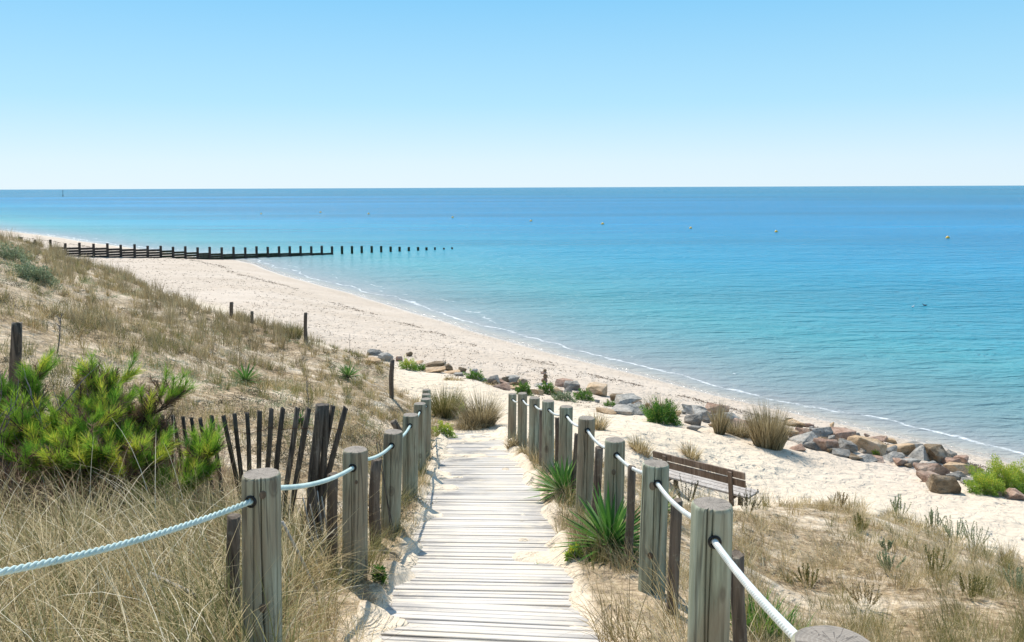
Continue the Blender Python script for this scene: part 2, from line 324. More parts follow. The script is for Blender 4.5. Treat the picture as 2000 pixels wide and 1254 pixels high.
cr = g.ramp(g.noise(1.6, ac.outputs[0], detail=2), [(.485, 0), (.497, 1), (.503, 1), (.515, 0)])
c = g.mix(g.math('MULTIPLY', cr, .7), c, (.10, .08, .065)); c = g.mix(g.ramp(g.noise(22, detail=4), [(.45, 0), (.7, .6)]), c, (.17, .15, .125)); g.color(c)
g.bump(g.math('SUBTRACT', g.noise(60), g.math('MULTIPLY', cr, 2.0)), .5, .004); m_end = g.m
# boards of the walk
g = NT('boardwalk_wood'); rnd = g.rand(); cx = g.n('CombineXYZ'); g.l(g.math('MULTIPLY', rnd, 60.0), cx.inputs[1]); om = g.n('VectorMath', operation='ADD'); g.l(g.co.outputs['Object'], om.inputs[0]); g.l(cx.outputs[0], om.inputs[1]); v = om.outputs[0]
a = g.noise(26, v, detail=6, rough=.7, st=(.07, 1, 1), dist=.3)
c = g.ramp(a, [(.25, (.38, .34, .295)), (.45, (.57, .52, .46)), (.7, (.72, .67, .605))])
c = g.mix(g.ramp(g.noise(2.3, v, detail=4), [(.42, 0), (.7, .5)]), c, (.46, .43, .395))
c = g.mix(g.math('MULTIPLY', g.ramp(rnd, [(0, 0), (1, 1)]), .35), c, (.52, .48, .43))
gx = g.n('SeparateXYZ'); g.l(g.co.outputs['Object'], gx.inputs[0])
# wear: darker unwalked ends, pale middle dusted with sand
g1 = g.ramp(g.math('ADD', g.math('ABSOLUTE', gx.outputs[0]), g.math('MULTIPLY', g.noise(4, v), .25)), [(.30, 0), (.62, .75)])
c = g.mix(g.math('MULTIPLY', g1, g.ramp(g.noise(1.7, v, detail=2), [(.4, .15), (.6, 1)])), c, (.20, .185, .175))
c = g.mix(g.ramp(g.noise(3.1, v, detail=6, rough=.75), [(.47, 0), (.60, .8)]), c, (.62, .545, .44))
dk = g.ramp(g.noise(34, v, detail=2, st=(.03, 1, 1)), [(.3, 1), (.36, 0)]); c = g.mix(g.math('MULTIPLY', dk, .6), c, (.10, .085, .075))
g.color(c); g.bump(a, .5, .006); m_board = g.m
# ------------------------------------------------------------------ mesh builders
def ringmesh(bm, rings, cap0=True, cap1=True, mi=0, micap=None):
    rs = [[bm.verts.new(p) for p in r] for r in rings]; n = len(rs[0])
    for a, b in zip(rs[:-1], rs[1:]):
        for i in range(n):
            f = bm.faces.new((a[i], a[(i + 1) % n], b[(i + 1) % n], b[i])); f.material_index = mi; f.smooth = True
    if cap0: bm.faces.new(rs[0][::-1]).material_index = mi
    if cap1:
        f = bm.faces.new(rs[-1]); f.material_index = mi if micap is None else micap
    return rs
def frame(d):
    d = Vector(d).normalized(); a = Vector((0, 0, 1)) if abs(d.z) < .9 else Vector((1, 0, 0)); u = d.cross(a).normalized(); return u, d.cross(u).normalized() * -1
def tube(bm, pts, rad, n=8, mi=0):
    rings = []; pts = [Vector(p) for p in pts]
    u = None
    for i, p in enumerate(pts):
        d = (pts[min(i + 1, len(pts) - 1)] - pts[max(i - 1, 0)]).normalized()
        if u is None: u, v_ = frame(d)
        u = (u - d * u.dot(d)).normalized(); v_ = d.cross(u)
        r = rad[i] if isinstance(rad, (list, tuple)) else rad
        rings.append([p + (u * math.cos(t) + v_ * math.sin(t)) * r for t in [2 * math.pi * k / n for k in range(n)]])
    ringmesh(bm, rings, mi=mi)
def boxm(bm, c, sx, sy, sz, X=(1, 0, 0), Y=(0, 1, 0), Z=(0, 0, 1), bev=.004):
    X, Y, Z, c = Vector(X).normalized(), Vector(Y).normalized(), Vector(Z).normalized(), Vector(c)
    b2 = bmesh.new(); bmesh.ops.create_cube(b2, size=1)
    for v in b2.verts: v.co = Vector((v.co.x * sx, v.co.y * sy, v.co.z * sz))
    if bev: bmesh.ops.bevel(b2, geom=b2.edges[:], offset=bev, segments=1, affect='EDGES')
    mp = {v: bm.verts.new(c + X * v.co.x + Y * v.co.y + Z * v.co.z) for v in b2.verts}
    for f in b2.faces: bm.faces.new([mp[v] for v in f.verts])
    b2.free()
def fin(name, bm, mat, parent=None, loc=None, mw=None):
    bmesh.ops.recalc_face_normals(bm, faces=bm.faces[:])
    me = bpy.data.meshes.new(name); bm.to_mesh(me); bm.free(); o = link(name, me, mat, parent)
    if loc is not None: o.location = loc
    return o
def V3(p): return Vector([float(t) for t in p])
# --- boardwalk: cross boards, three runs meeting at slight angles
bw = empty('boardwalk', (0, 0, 0), 'weathered grey plank boardwalk sloping down through the dune to the beach', 'boardwalk')
slope = math.atan(.22); planks = []
def dec(y, x=0): return pathz(y)
sections = [(1.6, 4.16, R(-9)), (4.16, 8.64, R(-5)), (8.64, 14.95, R(-1.0))]
for (y0, y1, a) in sections:
    step = .060; n = int((y1 - y0) / step); 
    for k in range(n): planks.append((y0 + (k + .5) * (y1 - y0) / n, a, (y1 - y0) / n))
planks.sort(); extra = bmesh.new()
for i, (y, a, st) in enumerate(planks):
    wdt = 1.15 + random.uniform(-.04, .04); gap = random.choice([.005, .006, .007, .009, .012, .018]); dz = random.uniform(-.004, .004)
    c = V3((pathx(y) + random.uniform(-.015, .015), y, dec(y) - .015 + dz))
    aa = a + R(random.uniform(-.35, .35)); X = Vector((math.cos(aa), math.sin(aa), math.sin(aa) * -.22)).normalized(); Y = Vector((-math.sin(aa), math.cos(aa), -.22)).normalized(); Z = X.cross(Y)
    if i < 100:
        bm = bmesh.new(); boxm(bm, (0, 0, 0), wdt, st / math.cos(slope) * math.cos(a) - gap, .03, bev=.003)
        o = fin('plank', bm, m_board, bw); o.matrix_basis = Matrix.Translation(c) @ Matrix((X, Y, Z)).transposed().to_4x4()
    else: boxm(extra, c, wdt, st / math.cos(slope) - gap, .03, X, Y, Z, .003)
o = fin('planks', extra, m_board, bw); o['kind'] = 'stuff'
for sx in (-.42, .0, .42):
    bm = bmesh.new(); tube(bm, [(pathx(y) + sx, y, dec(y) - .075) for y in np.linspace(1.6, 14.9, 14)], .035, 4); fin('bearer', bm, m_stake, bw)
# --- rope posts. (top px, top py, depth, low px, low py, width px)
LP = [(510,925,2.95,513,1240,77),(694,878,4.48,693,1165,50.5),(768,843,5.75,763,1020,39),(802,810,7.2,801,920,31.5),(820,788,9.0,820,880,25),(832,779,10.5,831,880,21),(832.5,770,12.0,832,850,18),(833,761,13.4,833,850,16.5)]
RP = [(1391,984,2.67,1383,1250,83),(1281,905,4.3,1272,1170,54),(1201,859,5.46,1198,1000,41),(1146,816,6.5,1141,980,34),(1106,794,8.2,1104,900,27),(1070.5,783,9.1,1070,880,24.5),(1044,777,10.2,1043,870,21.5),(1020.5,768,11.7,1020,840,19),(1001,769,13.2,1000,840,16.5)]
ordn = ['first', 'second', 'third', 'fourth', 'fifth', 'sixth', 'seventh', 'eighth', 'ninth']
g = NT('black_grommet'); g.color(g.ramp(g.noise(5), [(0, (.008, .009, .009)), (1, (.015, .015, .015))])); g.b.inputs['Roughness'].default_value = .4; m_black = g.m
g = NT('pale_rope'); c = g.ramp(g.noise(8, detail=3), [(.3, (.36, .48, .45)), (.7, (.52, .63, .59))]); g.color(c); g.b.inputs['Roughness'].default_value = .6; g.bump(g.noise(300), .3, .002); m_rope = g.m
g = NT('white_rope'); c = g.ramp(g.noise(8, detail=3), [(.3, (.52, .56, .54)), (.7, (.74, .76, .73))]); g.color(c); g.b.inputs['Roughness'].default_value = .6; g.bump(g.noise(300), .3, .002); m_rope2 = g.m
m_knot = wood('knot_wood', [(.07, .05, .035), (.17, .13, .09), (.25, .21, .15), (.11, .08, .055)], .4, 40, False)
KNOTS = {3.1: [(-1.25, .47, .017), (-1.2, .055, .016)], 56.2: [(-1.95, .475, .020), (-1.95, .10, .024)], 53.1: [(-1.9, .50, .012)], 6.2: [(-1.3, .16, .012)], 59.3: [(-1.75, .2, .02)]}
def rope_post(top, ax, rad, length, seed, label, grp, holes=None, hdir=None, dark=False):
    rr = random.Random(seed); n = 40; ax = Vector(ax).normalized(); u, v_ = frame(ax); base = Vector(top) - ax * length
    t = empty('rope_post', base, label, 'post', grp); rings = []
    hs = [k / 14 for k in range(15)]
    cracks = [(-math.pi / 2 + rr.uniform(-.5, .5), rr.uniform(0, .45), 1.1)] + [(rr.uniform(-math.pi, math.pi), rr.uniform(0, .6), rr.uniform(.8, 1.1)) for _ in range(2)]
    ang = [2 * math.pi * i / n - math.pi for i in range(n)]
    ang = [a for a in ang if all(abs(a - c[0]) > .09 for c in cracks)]; pushed = {}
    for ci, c in enumerate(cracks):
        for dq, dp in ((-.045, 0), (-.012, 1), (.012, 1), (.045, 0)): ang.append(c[0] + dq); pushed[c[0] + dq] = (ci, dp)
    ang.sort()
    def inset(a, k):
        if a not in pushed: return 1.0, a
        ci, dp = pushed[a]; c0, k0, k1 = cracks[ci]; f = max(0, min(1, (k - k0) / .08)) * max(0, min(1, (k1 - k) / .08)); wig = .05 * math.sin(k * 5 + ci * 2)
        return 1 - .30 * f * dp, a + wig
    def pt(a, k, z):
        f, a = inset(a, k); return (math.cos(a) * rad * f * (1.02 - .03 * k) * (1 + .02 * mnoise.noise((math.cos(a) * 2, math.sin(a) * 2, z * 3 + seed))), math.sin(a) * rad * f * (1.02 - .03 * k) * (1 + .02 * mnoise.noise((math.cos(a) * 2 + 9, math.sin(a) * 2, z * 3 + seed))), z)
    for k in hs:
        z = -.35 + (length + .35 - .012) * k
        rings.append([pt(a, k, z) for a in ang])
    for ff, zz in ((.965, length - .003), (.90, length + .001)): rings.append([(p[0] * ff, p[1] * ff, zz + .003 * mnoise.noise((p[0] * 20, p[1] * 20, seed))) for p in rings[14]])
    bm = bmesh.new(); ringmesh(bm, rings, micap=1)
    # drying crack cut into the wood
    post = fin('post', bm, [m_post, m_end], t)
    X_ = (Vector((1, 0, 0)) - ax * ax.x).normalized(); Y_ = ax.cross(X_); MB_ = Matrix.Translation(base) @ Matrix((X_, Y_, ax)).transposed().to_4x4()
    post.matrix_basis = MB_
    for (ka, kd, kr_) in KNOTS.get(round(seed, 1), []):
        bm = bmesh.new(); rg = []
        for (q0, up) in ((1.0, -.004), (.9, .0012), (.72, .0022), (.6, .0010), (.45, .0026), (.2, .002), (.03, .0015)):
            ring = []
            for m_ in range(18):
                b_ = 2 * math.pi * m_ / 18; da = ka + math.cos(b_) * kr_ * .8 * q0 / rad; rr_ = rad * 1.012 + up; ring.append((math.cos(da) * rr_, math.sin(da) * rr_, length - kd + math.sin(b_) * kr_ * q0))
            rg.append(ring)
        ringmesh(bm, rg, cap0=False); o = fin('knot', bm, m_knot, t); o.matrix_basis = MB_; o.matrix_parent_inverse = Matrix.Translation(-base)
    post.matrix_parent_inverse = Matrix.Translation(-base)
    for (hp, hd) in (holes or []):
        bm = bmesh.new(); hd = Vector(hd).normalized(); uu, vv = frame(hd)
        prof = [(-.014, .0215), (.004, .0225), (.0065, .0195), (.0055, .0150), (-.016, .0142), (-.018, .001)]
        rgs = [[hp + hd * dd + (uu * math.cos(a) + vv * math.sin(a)) * r_ for a in [2 * math.pi * i / 20 for i in range(20)]] for dd, r_ in prof]
        ringmesh(bm, rgs, cap0=False); o = fin('grommet', bm, m_black, t); o.matrix_parent_inverse = Matrix.Translation(-base)
    return t
def post_geo(row):
    out = []
    for (tx, ty, d, lx, ly, wd) in row:
        top = V3(P(tx, ty, d)); low = V3(P(lx, ly, d)); ax = (top - low).normalized(); rad = wd / 1600 * d / 2 * .985
        ln = (top.z - float(zat(top.x, top.y))) / ax.z + .02
        out.append([top, ax, rad, ln])
    return out
Lg, Rg = post_geo(LP), post_geo(RP)
L0 = [Vector((-1.62, 1.62, CAMZ - .80)), Vector((0, 0, 1)), .07, .85]
t0 = V3(P(1632, 1262, 1.28)); R0 = [t0, Vector((0, 0, 1)), .070, .84]
Lg = [L0] + Lg; Rg = [R0] + Rg
def catenary(a, b, sag, n):
    return [a.lerp(b, t) - Vector((0, 0, sag * 4 * t * (1 - t))) for t in [k / n for k in range(n + 1)]]
def twisted(path, R0_, name, mat, label, grp=None):
    # resample finely, wrap three strands
    pts = [path[0]]
    for a, b in zip(path[:-1], path[1:]):
        L = (b - a).length; k = max(1, int(L / .006)); pts += [a.lerp(b, i / k) for i in range(1, k + 1)]
    P_ = np.array([tuple(p) for p in pts]); T = np.gradient(P_, axis=0); T /= np.linalg.norm(T, axis=1)[:, None] + 1e-12
    up = np.array([0, 0, 1.0]); S = np.cross(T, up); S /= np.linalg.norm(S, axis=1)[:, None] + 1e-9; N = np.cross(S, T)
    s = np.concatenate([[0], np.cumsum(np.linalg.norm(np.diff(P_, axis=0), axis=1))]); vs = []; fs = []; m = 7; off_ = 0
    for st in range(3):
        ph = s / (R0_ * 5.6) * 2 * math.pi + st * 2 * math.pi / 3
        C_ = P_ + (S * np.cos(ph)[:, None] + N * np.sin(ph)[:, None]) * R0_ * .47
        a = np.arange(m) / m * 2 * math.pi
        ring = C_[:, None] + (S[:, None] * np.cos(a)[None, :, None] + N[:, None] * np.sin(a)[None, :, None]) * R0_ * .56
        vs.append(ring.reshape(-1, 3)); n_ = len(P_); I = np.arange(n_ * m).reshape(n_, m) + off_; off_ += n_ * m
        fs.append(np.stack([I[:-1], np.roll(I[:-1], -1, 1), np.roll(I[1:], -1, 1), I[1:]], -1).reshape(-1, 4))
    o = link(name, npmesh(name, np.concatenate(vs), np.concatenate(fs), True), mat); tag(o, label, 'rope', grp); return o
def build_row(G, side, labels, mat, hole_drop, label_rope, sags):
    path = []; holes = [[] for _ in G]; cen = [t - a * hole_drop[i] for i, (t, a, r, l) in enumerate(G)]
    for i, (t, a, r, l) in enumerate(G):
        prv = cen[i - 1] if i else cen[0] * 2 - cen[1]; nxt = cen[i + 1] if i + 1 < len(G) else cen[i] * 2 - cen[i - 1]
        d = (nxt - prv); d.z = 0; d.normalize()
        if i == 0: d = (cen[1] - cen[0]); d.z = 0; d.normalize()
        f, b = cen[i] - d * (r * .985), cen[i] + d * (r * .985)
        holes[i] = [(f, -d), (b, d)]
        if path: path += catenary(path[-1], f, sags[i - 1], 24)[1:]
        else: path = [f + d * .0]
        path.append(b)
    for i, (t, a, r, l) in enumerate(G):
        rope_post(t, a, r, l, i * 3.1 + (50 if side == 'R' else 0), labels[i], 'round rope posts along the ' + ('left' if side == 'L' else 'right') + ' side of the boardwalk', holes[i])
    twisted(path, .0108, 'rope', mat, label_rope)
LL = ['round rope post at the near left corner, outside the picture', 'nearest whole post on the left, with a low knot and a cracked pale round top', 'second round post on the left side, its shadow falling on the boards',
      'third round post on the left side with dry grass at its foot', 'fourth round post on the left side of the boardwalk', 'fifth round post on the left side, partly hidden by the fourth', 'sixth round post on the left side, close behind the fifth', 'seventh round post on the left side, only its flat top showing', 'last and farthest round post on the left side of the boardwalk']
RL = ['cracked grey post top nearest the camera at the bottom right edge', 'thick grey green post at front right with a black grommet and a rough dark top', 'second full round post on the right with a long vertical crack and knot',
      'third round post on the right, standing behind the nearer spiky yucca', 'fourth round post on the right, with a deep crack from its top', 'fifth round post on the right behind the farther yucca', 'sixth round post on the right side of the boardwalk', 'seventh round post on the right side of the boardwalk', 'eighth round post on the right, next to the farthest one', 'last and farthest round post on the right, beside the end of the boardwalk']
build_row(Lg, 'L', LL, m_rope, [.075, .078] + [.08] * 7, 'pale green twisted rope threaded through the left row of posts', [.05, .03, .03, .03, .03, .03, .03, .03])
build_row(Rg, 'R', RL, m_rope2, [.07, .10] + [.085] * 8, 'white rope threaded through the right row of posts', [.015, .03, .03, .04, .04, .04, .04, .05, .05])
# --- rough stakes and dune posts
def rough_stick(bm, a, b, ra, rb, n=9, seed=0, jag=.02, flat=1.0, segs=9, side=None):
    a, b = Vector(a), Vector(b); d = (b - a).normalized(); u, v_ = frame(d)
    if side is not None: u = (Vector(side) - d * d.dot(Vector(side))).normalized(); v_ = d.cross(u)
    rings = []
    for k in range(segs + 1):
        t = k / segs; r = ra + (rb - ra) * t; c = a.lerp(b, t) + (u * mnoise.noise((t * 2, seed, 0)) + v_ * mnoise.noise((t * 2, seed, 5))) * r * .5
        rings.append([c + u * math.cos(x) * r * (1 + .14 * mnoise.noise((math.cos(x), math.sin(x) + seed, t * 3))) + v_ * math.sin(x) * r * flat * (1 + .14 * mnoise.noise((math.cos(x) + 3, math.sin(x) + seed, t * 3))) + (d * jag * mnoise.noise((math.cos(x) * 3, math.sin(x) * 3, seed)) if k == segs else Vector()) for x in [2 * math.pi * i / n for i in range(n)]])
    ringmesh(bm, rings)
def stake(name, tx, ty, d, lx, ly, wd, label, cat='stake', mat=None, grp=None, dl=None, flat=1.0, n=10, ground=True):
    top = V3(P(tx, ty, d)); low = V3(P(lx, ly, dl or d)); ax = (top - low).normalized(); r = wd / 1600 * d / 2
    if ground:
        L = (top.z - float(zat(low.x, low.y))) / max(ax.z, .2) + .35; base = top - ax * L
    else: base = low
    bm = bmesh.new(); rough_stick(bm, base - base, top - base, r * 1.03, r * .95, n, tx * .37, .02, flat)
    o = fin(name, bm, mat or m_stake, None, base); tag(o, label, cat, grp); return o
ST = [(457,1008,3.35,458,1235,27,'dark split stake just left of the nearest left rope post'),(651,926,4.75,650,1080,22,'short dark stake between the slat bundle and the second left rope post'),(735,897,5.45,733,1015,22,'thick dark stump of a stake between the second and third left rope posts'),
 (1322,978,3.9,1311,1240,24,'tall dark bark covered stake between the two nearest right rope posts'),(1442,1084,3.0,1445,1250,28,'short mossy stake right behind the nearest full right rope post'),(1233,912,4.9,1230,990,17,'grey stake standing between the second and third right rope posts'),
 (1169,873,5.9,1163,985,17,'leaning brown stake between the third and fourth right rope posts'),(1126,848,7.3,1123,900,11,'thin stake beside the fourth right rope post'),(1088,816,8.5,1087,880,9,'thin stake between the fifth and sixth right rope posts'),(1056,800,9.7,1056,860,7,'thinnest stake between the sixth and seventh right rope posts')]
for a in ST: stake('stake', *a, grp='rough stakes between the rope posts')
stake('broken_stake', 768, 822, 7.7, 800, 880, 14, 'broken leaning slab of wood left of the fourth left rope post', 'stake', ground=False); stake('slat', 735, 864, 5.6, 742, 900, 4, 'thin grey slat leaning behind the third left rope post', 'slat', m_picket, flat=.4); stake('slat', 741, 862, 5.65, 746, 900, 4, 'narrow upright slat next to the third left rope post', 'slat', m_picket, flat=.4)
for a in [(33,630,7.7,31,705,21,'thick grey post rising behind the pine bush at the far left'),(766,703,16.5,765,770,9.5,'dark upright post on the sand edge left of the path, throwing a short shadow'),(597,611,22.5,597,655,7,'tall thin post at the foot of the dune slope against the beach'),
          (452,590,26,452,610,7.5,'short grey post at the dune edge, left of its shorter neighbour'),(492,608,25.5,492,625,6.5,'shortest post at the dune edge, right of its neighbour'),(41,463,40,41,480,7,'pale post top on the dune crest at the far left'),(69,468,40,69,480,5,'small post top in the crest grass beside the groyne')]:
    stake('dune_post', *a, cat='post', grp='old posts standing on the dune')
# --- picket fence
pf = empty('picket_fence', V3(hit(520, 930)), 'old dark chestnut paling fence with uneven leaning slats behind the pine bush', 'fence'); pfl = Matrix.Translation(-pf.location)
PK = [(317,811,325,870,9,6.35),(337,810,352,880,10,6.25),(357,814,369,880,9,6.2),(373,815,385,880,8.5,6.15),(391,817,404,890,9.5,6.1),(413,812,425,900,10,6.0),(436,811,458,915,10.5,5.9),(458,807,469,912,10,5.85),(482,806,486,914,10,5.8),(507,802,506,912,10.5,5.7),
      (530,798,522,910,10.5,5.65),(554,797,541,916,11,5.55),(580,795,560,942,11,5.45),(603,798,577,946,11.5,5.35),(650,792,634,880,11,5.25),(675,796,643,920,11,5.2),(297,822,300,880,9,6.45),(278,828,281,880,9,6.55)]
tops = []
for i, (tx, ty, lx, ly, wd, d) in enumerate(PK):
    top = V3(P(tx, ty, d)); low = V3(P(lx, ly, d)); ax = (top - low).normalized(); L = (top.z - float(zat(low.x, low.y))) / ax.z + .1; base = top - ax * L; r = wd / 1600 * d / 2 * 1.15
    bm = bmesh.new(); rough_stick(bm, base, top, r, r * .95, 6, i * 1.7, .015, .45, 8, side=(1, -.35, 0)); o = fin('picket', bm, m_picket, pf); o.matrix_parent_inverse = pfl; tops.append((tx, top, ax))
for (tx, ty, lx, ly, wd, d) in [(626,790,606,1000,21,5.2),(637,790,628,1000,13,5.22)]:
    top = V3(P(tx, ty, d)); low = V3(P(lx, ly, d)); ax = (top - low).normalized(); L = (top.z - float(zat(low.x, low.y))) / ax.z + .1
    bm = bmesh.new(); rough_stick(bm, top - ax * L, top, wd / 3200 * d * 1.35, wd / 3200 * d * 1.2, 8, tx, .01, .8, 9); o = fin('fence_post', bm, m_picket, pf); o.matrix_parent_inverse = pfl
tops.sort(key=lambda t: t[0])
g = NT('rusty_wire'); g.color(g.ramp(g.noise(30), [(.3, (.06, .03, .02)), (.7, (.14, .075, .045))])); m_wire = g.m
for dn in (.14, .62):
    bm = bmesh.new(); pts = []
    for k, (tx, top, ax) in enumerate(tops):
        p = top - ax * (dn + .01 * math.sin(k * 2)); pts += [p + Vector((-.012, -.014, 0)), p + Vector((.012, -.016, 0))]
        if k + 1 < len(tops): pts.append((p + tops[k + 1][1] - tops[k + 1][2] * dn) / 2 + Vector((0, 0, -.006)))
    tube(bm, pts, .0022, 5); o = fin('wire', bm, m_wire, pf); o.matrix_parent_inverse = pfl
sb = empty('slat_bundle', V3(P(615, 1140, 4.9)), 'loose bundle of thin grey slats leaning against the end of the paling fence', 'slat bundle'); sbl = Matrix.Translation(-sb.location)
for i, (tx, ty, lx, ly, wd, d) in enumerate([(592,972,629,1142,6,4.85),(600,955,634,1150,6,4.9),(606,985,640,1135,5,4.8),(613,948,646,1140,6,4.95),(620,960,640,1120,5,4.98),(598,1010,620,1150,5,4.75),(628,970,650,1110,6,5.0),(586,1000,625,1155,5,4.78)]):
    bm = bmesh.new(); rough_stick(bm, V3(P(lx, ly, d)), V3(P(tx, ty, d + .05)), wd / 3200 * d, wd / 3200 * d * .8, 6, i * 2.3, .01, .5, 7); o = fin('slat', bm, m_picket if i % 2 else m_drift, sb); o.matrix_parent_inverse = sbl
stake('driftwood_stick', 551, 1018, 4.3, 628, 1170, 6, 'long thin grey stick leaning between the first two left rope posts', 'stick', m_drift, ground=False)
stake('driftwood_stick', 292, 1120, 3.5, 386, 1166, 9, 'short bleached stick lying in the tall dry grass at the left', 'stick', m_drift, dl=3.35, ground=False)
# --- bench
bn = empty('bench', (2.98, 13.2, float(zat(2.98, 13.2))), 'brown slatted wooden bench facing the sea, seen from behind', 'bench'); bnl = Matrix.Translation(-bn.location)
pl_, pr_ = V3(P(1275, 880, 13.7)), V3(P(1455, 925, 12.6)); zt = (pl_.z + pr_.z) / 2; pl_.z = pr_.z = zt
dX = (pr_ - pl_).normalized(); dY = Vector((-dX.y, dX.x, 0)); Z_ = Vector((0, 0, 1)); Lb = (pr_ - pl_).length; mid = (pl_ + pr_) / 2
def bpart(name, c, sx, sy, sz, mat, X=dX, Y=dY, Z=Z_):
    bm = bmesh.new(); boxm(bm, (0, 0, 0), sx, sy, sz, bev=.005); o = fin(name, bm, mat, bn)
    o.matrix_basis = Matrix.Translation(c) @ Matrix((Vector(X), Vector(Y), Vector(Z))).transposed().to_4x4(); o.matrix_parent_inverse = bnl; return o
tl = Vector((0, 0, 1)) * math.cos(.14) - dY * math.sin(.14); tY = dX.cross(tl) * -1
tY = tl.cross(dX)
for k in (0, 1): bpart('backrest_board', mid - tl * (.055 + k * .135) , Lb, .03, .112, m_bench, dX, tY, tl)
seatz = zt - .40
for k in range(3): bpart('seat_slat', Vector((mid.x, mid.y, seatz)) + dY * (.09 + k * .135) + Z_ * .0, Lb + .1, .122, .035, m_seat)
for s_ in (-1, 1):
    o_ = mid + dX * s_ * (Lb / 2 - .24); gz = float(zat(o_.x, o_.y)); hh = zt - gz + .12
    bpart('leg', Vector((o_.x, o_.y, zt - .03 - hh / 2)) - dY * .035 + dY * .02, .07, .045, hh, m_bench, dX, tY, tl) if False else bpart('leg', o_ - tl * (hh / 2 + .02) - tY * .036, .07, .04, hh, m_bench, dX, tY, tl)
    fz = seatz - .018; f = o_ + dY * .36; gz = float(zat(f.x, f.y)); bpart('leg', Vector((f.x, f.y, (fz - .07 + gz - .1) / 2)), .07, .06, fz - .07 - gz + .1, m_bench)
    bpart('seat_bearer', Vector((o_.x, o_.y, fz - .035)) + dY * .21, .06, .44, .07, m_bench)
# --- groyne
gA, gE = V3(B(648, 497, 0)), V3(B(883, 486.5, 0)); gd = (gE - gA).normalized()
def gpoint(px):
    r = rays(px, 490); r = Vector((r[0], r[1])); # solve gA + t gd parallel to ray
    den = gd.x * r.y - gd.y * r.x; t = -(gA.x * r.y - gA.y * r.x) / den; return gA + gd * t
GP = [99,128,155.5,183,210,236,263,288.5,314,338,362,386,409.5,433,456,479,501,523,545,566,587,608,628.5,648.5]
GT = [468,475,474,476,475,478,477,480,480,482,481,483,482,483,482,483,481,482,481,481,480.5,481,480,481]
PT = [483,483,483.5,484,484,486.5,486.5,487,487,491,491,494,494,496,496,495.5,495.5,494,494.5,494,494,494,494,494]
gr = empty('groyne', gpoint(400), 'long dark timber groyne of square piles and planking running into the sea', 'groyne'); grl = Matrix.Translation(-gr.location)
def zof(p, py): r = rays(project(tuple(p))[0], py); return CAMZ + r[2] * p.y / r[1]
prev = None
for i, (px, ty, pt) in enumerate(zip(GP, GT, PT)):
    p = gpoint(px); zt_ = zof(p, ty); gz = min(0, float(zat(p.x, p.y))) - .5
    bm = bmesh.new(); boxm(bm, (p.x, p.y, (zt_ + gz) / 2), .26, .26, zt_ - gz, gd, (-gd.y, gd.x, 0), (0, 0, 1), .015); o = fin('pile', bm, m_groyne, gr); o.matrix_parent_inverse = grl
    zp = zof(p, pt)
    if prev is not None:
        q_, zq = prev; c = (p + q_) / 2; L = (p - q_).length - .27; z1 = (zof(c, (pt + PT[i - 1]) / 2)); n_ = 5; bm = bmesh.new(); hpl = .24
        for k in range(n_):
            zc = z1 - hpl / 2 - k * (hpl + (.05 if i < 12 and k in (1, 2, 3) else .01)) + random.uniform(-.01, .01)
            boxm(bm, (c.x, c.y, zc), L, .09, hpl, (p - q_), Vector((0, 0, 1)).cross(p - q_), (0, 0, 1), .01)
        o = fin('planking', bm, m_groyne if i < 9 else m_gwet, gr); o.matrix_parent_inverse = grl
    prev = (p, zp)
FP = [(668,480.5),(687.5,480.5),(706.5,480.5),(726,480.5),(744.5,480.5),(763,481.5),(780.5,482),(798.5,482.5),(816.5,482.5),(833,483),(849.5,483),(867,484),(883,483)]
onames = ordn + ['tenth', 'eleventh', 'twelfth']
for i, (px, ty) in enumerate(FP):
    p = gpoint(px); zt_ = zof(p, ty); bm = bmesh.new(); sz = .26 if i < 10 else .2
    boxm(bm, (0, 0, (zt_ - 1.5) / 2), sz, sz, zt_ + 1.5, gd, (-gd.y, gd.x, 0), (0, 0, 1), .015); o = fin('timber_pile', bm, m_gwet, None, (p.x, p.y, 0))
    tag(o, ('outermost lone pile standing in the water beyond the groyne' if i == 12 else onames[i] + ' lone pile in the water, counted outward from the end of the groyne planking'), 'pile', 'free standing piles beyond the groyne')
# --- buoys, marker, gulls
g = NT('yellow_buoy'); g.color(g.ramp(g.noise(4), [(0, (.80, .42, .03)), (1, (.85, .52, .06))])); g.b.inputs['Roughness'].default_value = .4; m_buoy = g.m
BU = [(510,417,.32,'fainter yellow buoy farthest to the left'),(626,414,.36,'small distant yellow buoy, second from the left'),(720,417,.36,'distant yellow buoy, third from the left, beyond the end of the groyne'),(884,424,.34,'yellow buoy straight beyond the outermost groyne piles'),(1037,431,.32,'yellow buoy near the middle of the row'),(1177,437,.36,'orange yellow buoy, third from the right end'),(1349,445,.3,'yellow buoy, fourth from the right as the row comes nearer'),(1516,452,.30,'bright yellow buoy, second from the right'),(1851,464,.32,'largest and nearest yellow buoy, at the right')]
BU[5] = (1177, 437, .36, 'yellow buoy, fourth from the right in the row'); BU[6] = (1349, 445, .3, 'yellow buoy, third from the right in the row')
for px, py, r, lb in BU:
    p = V3(B(px, py + 1.2, 0)); bm = bmesh.new(); n = 16
    prof = [(-.5, .2), (-.3, .75), (0, 1), (.35, .95), (.7, .72), (.95, .38), (1.05, .12), (1.3, .1), (1.32, .02)]
    ringmesh(bm, [[(math.cos(a) * b * r, math.sin(a) * b * r, z * r) for a in [2 * math.pi * k / n for k in range(n)]] for z, b in prof])
    tag(fin('buoy', bm, m_buoy, None, p), lb, 'buoy', 'yellow buoys marking the swimming area')
p = V3(B(123, 384, 0)); bm = bmesh.new(); ringmesh(bm, [[(math.cos(a) * r, math.sin(a) * r, z) for a in [k * math.pi / 4 for k in range(8)]] for z, r in ((-1, .5), (2, .45), (2.2, .22), (6.2, .18), (6.25, .5), (7, .45), (7.3, .05))])
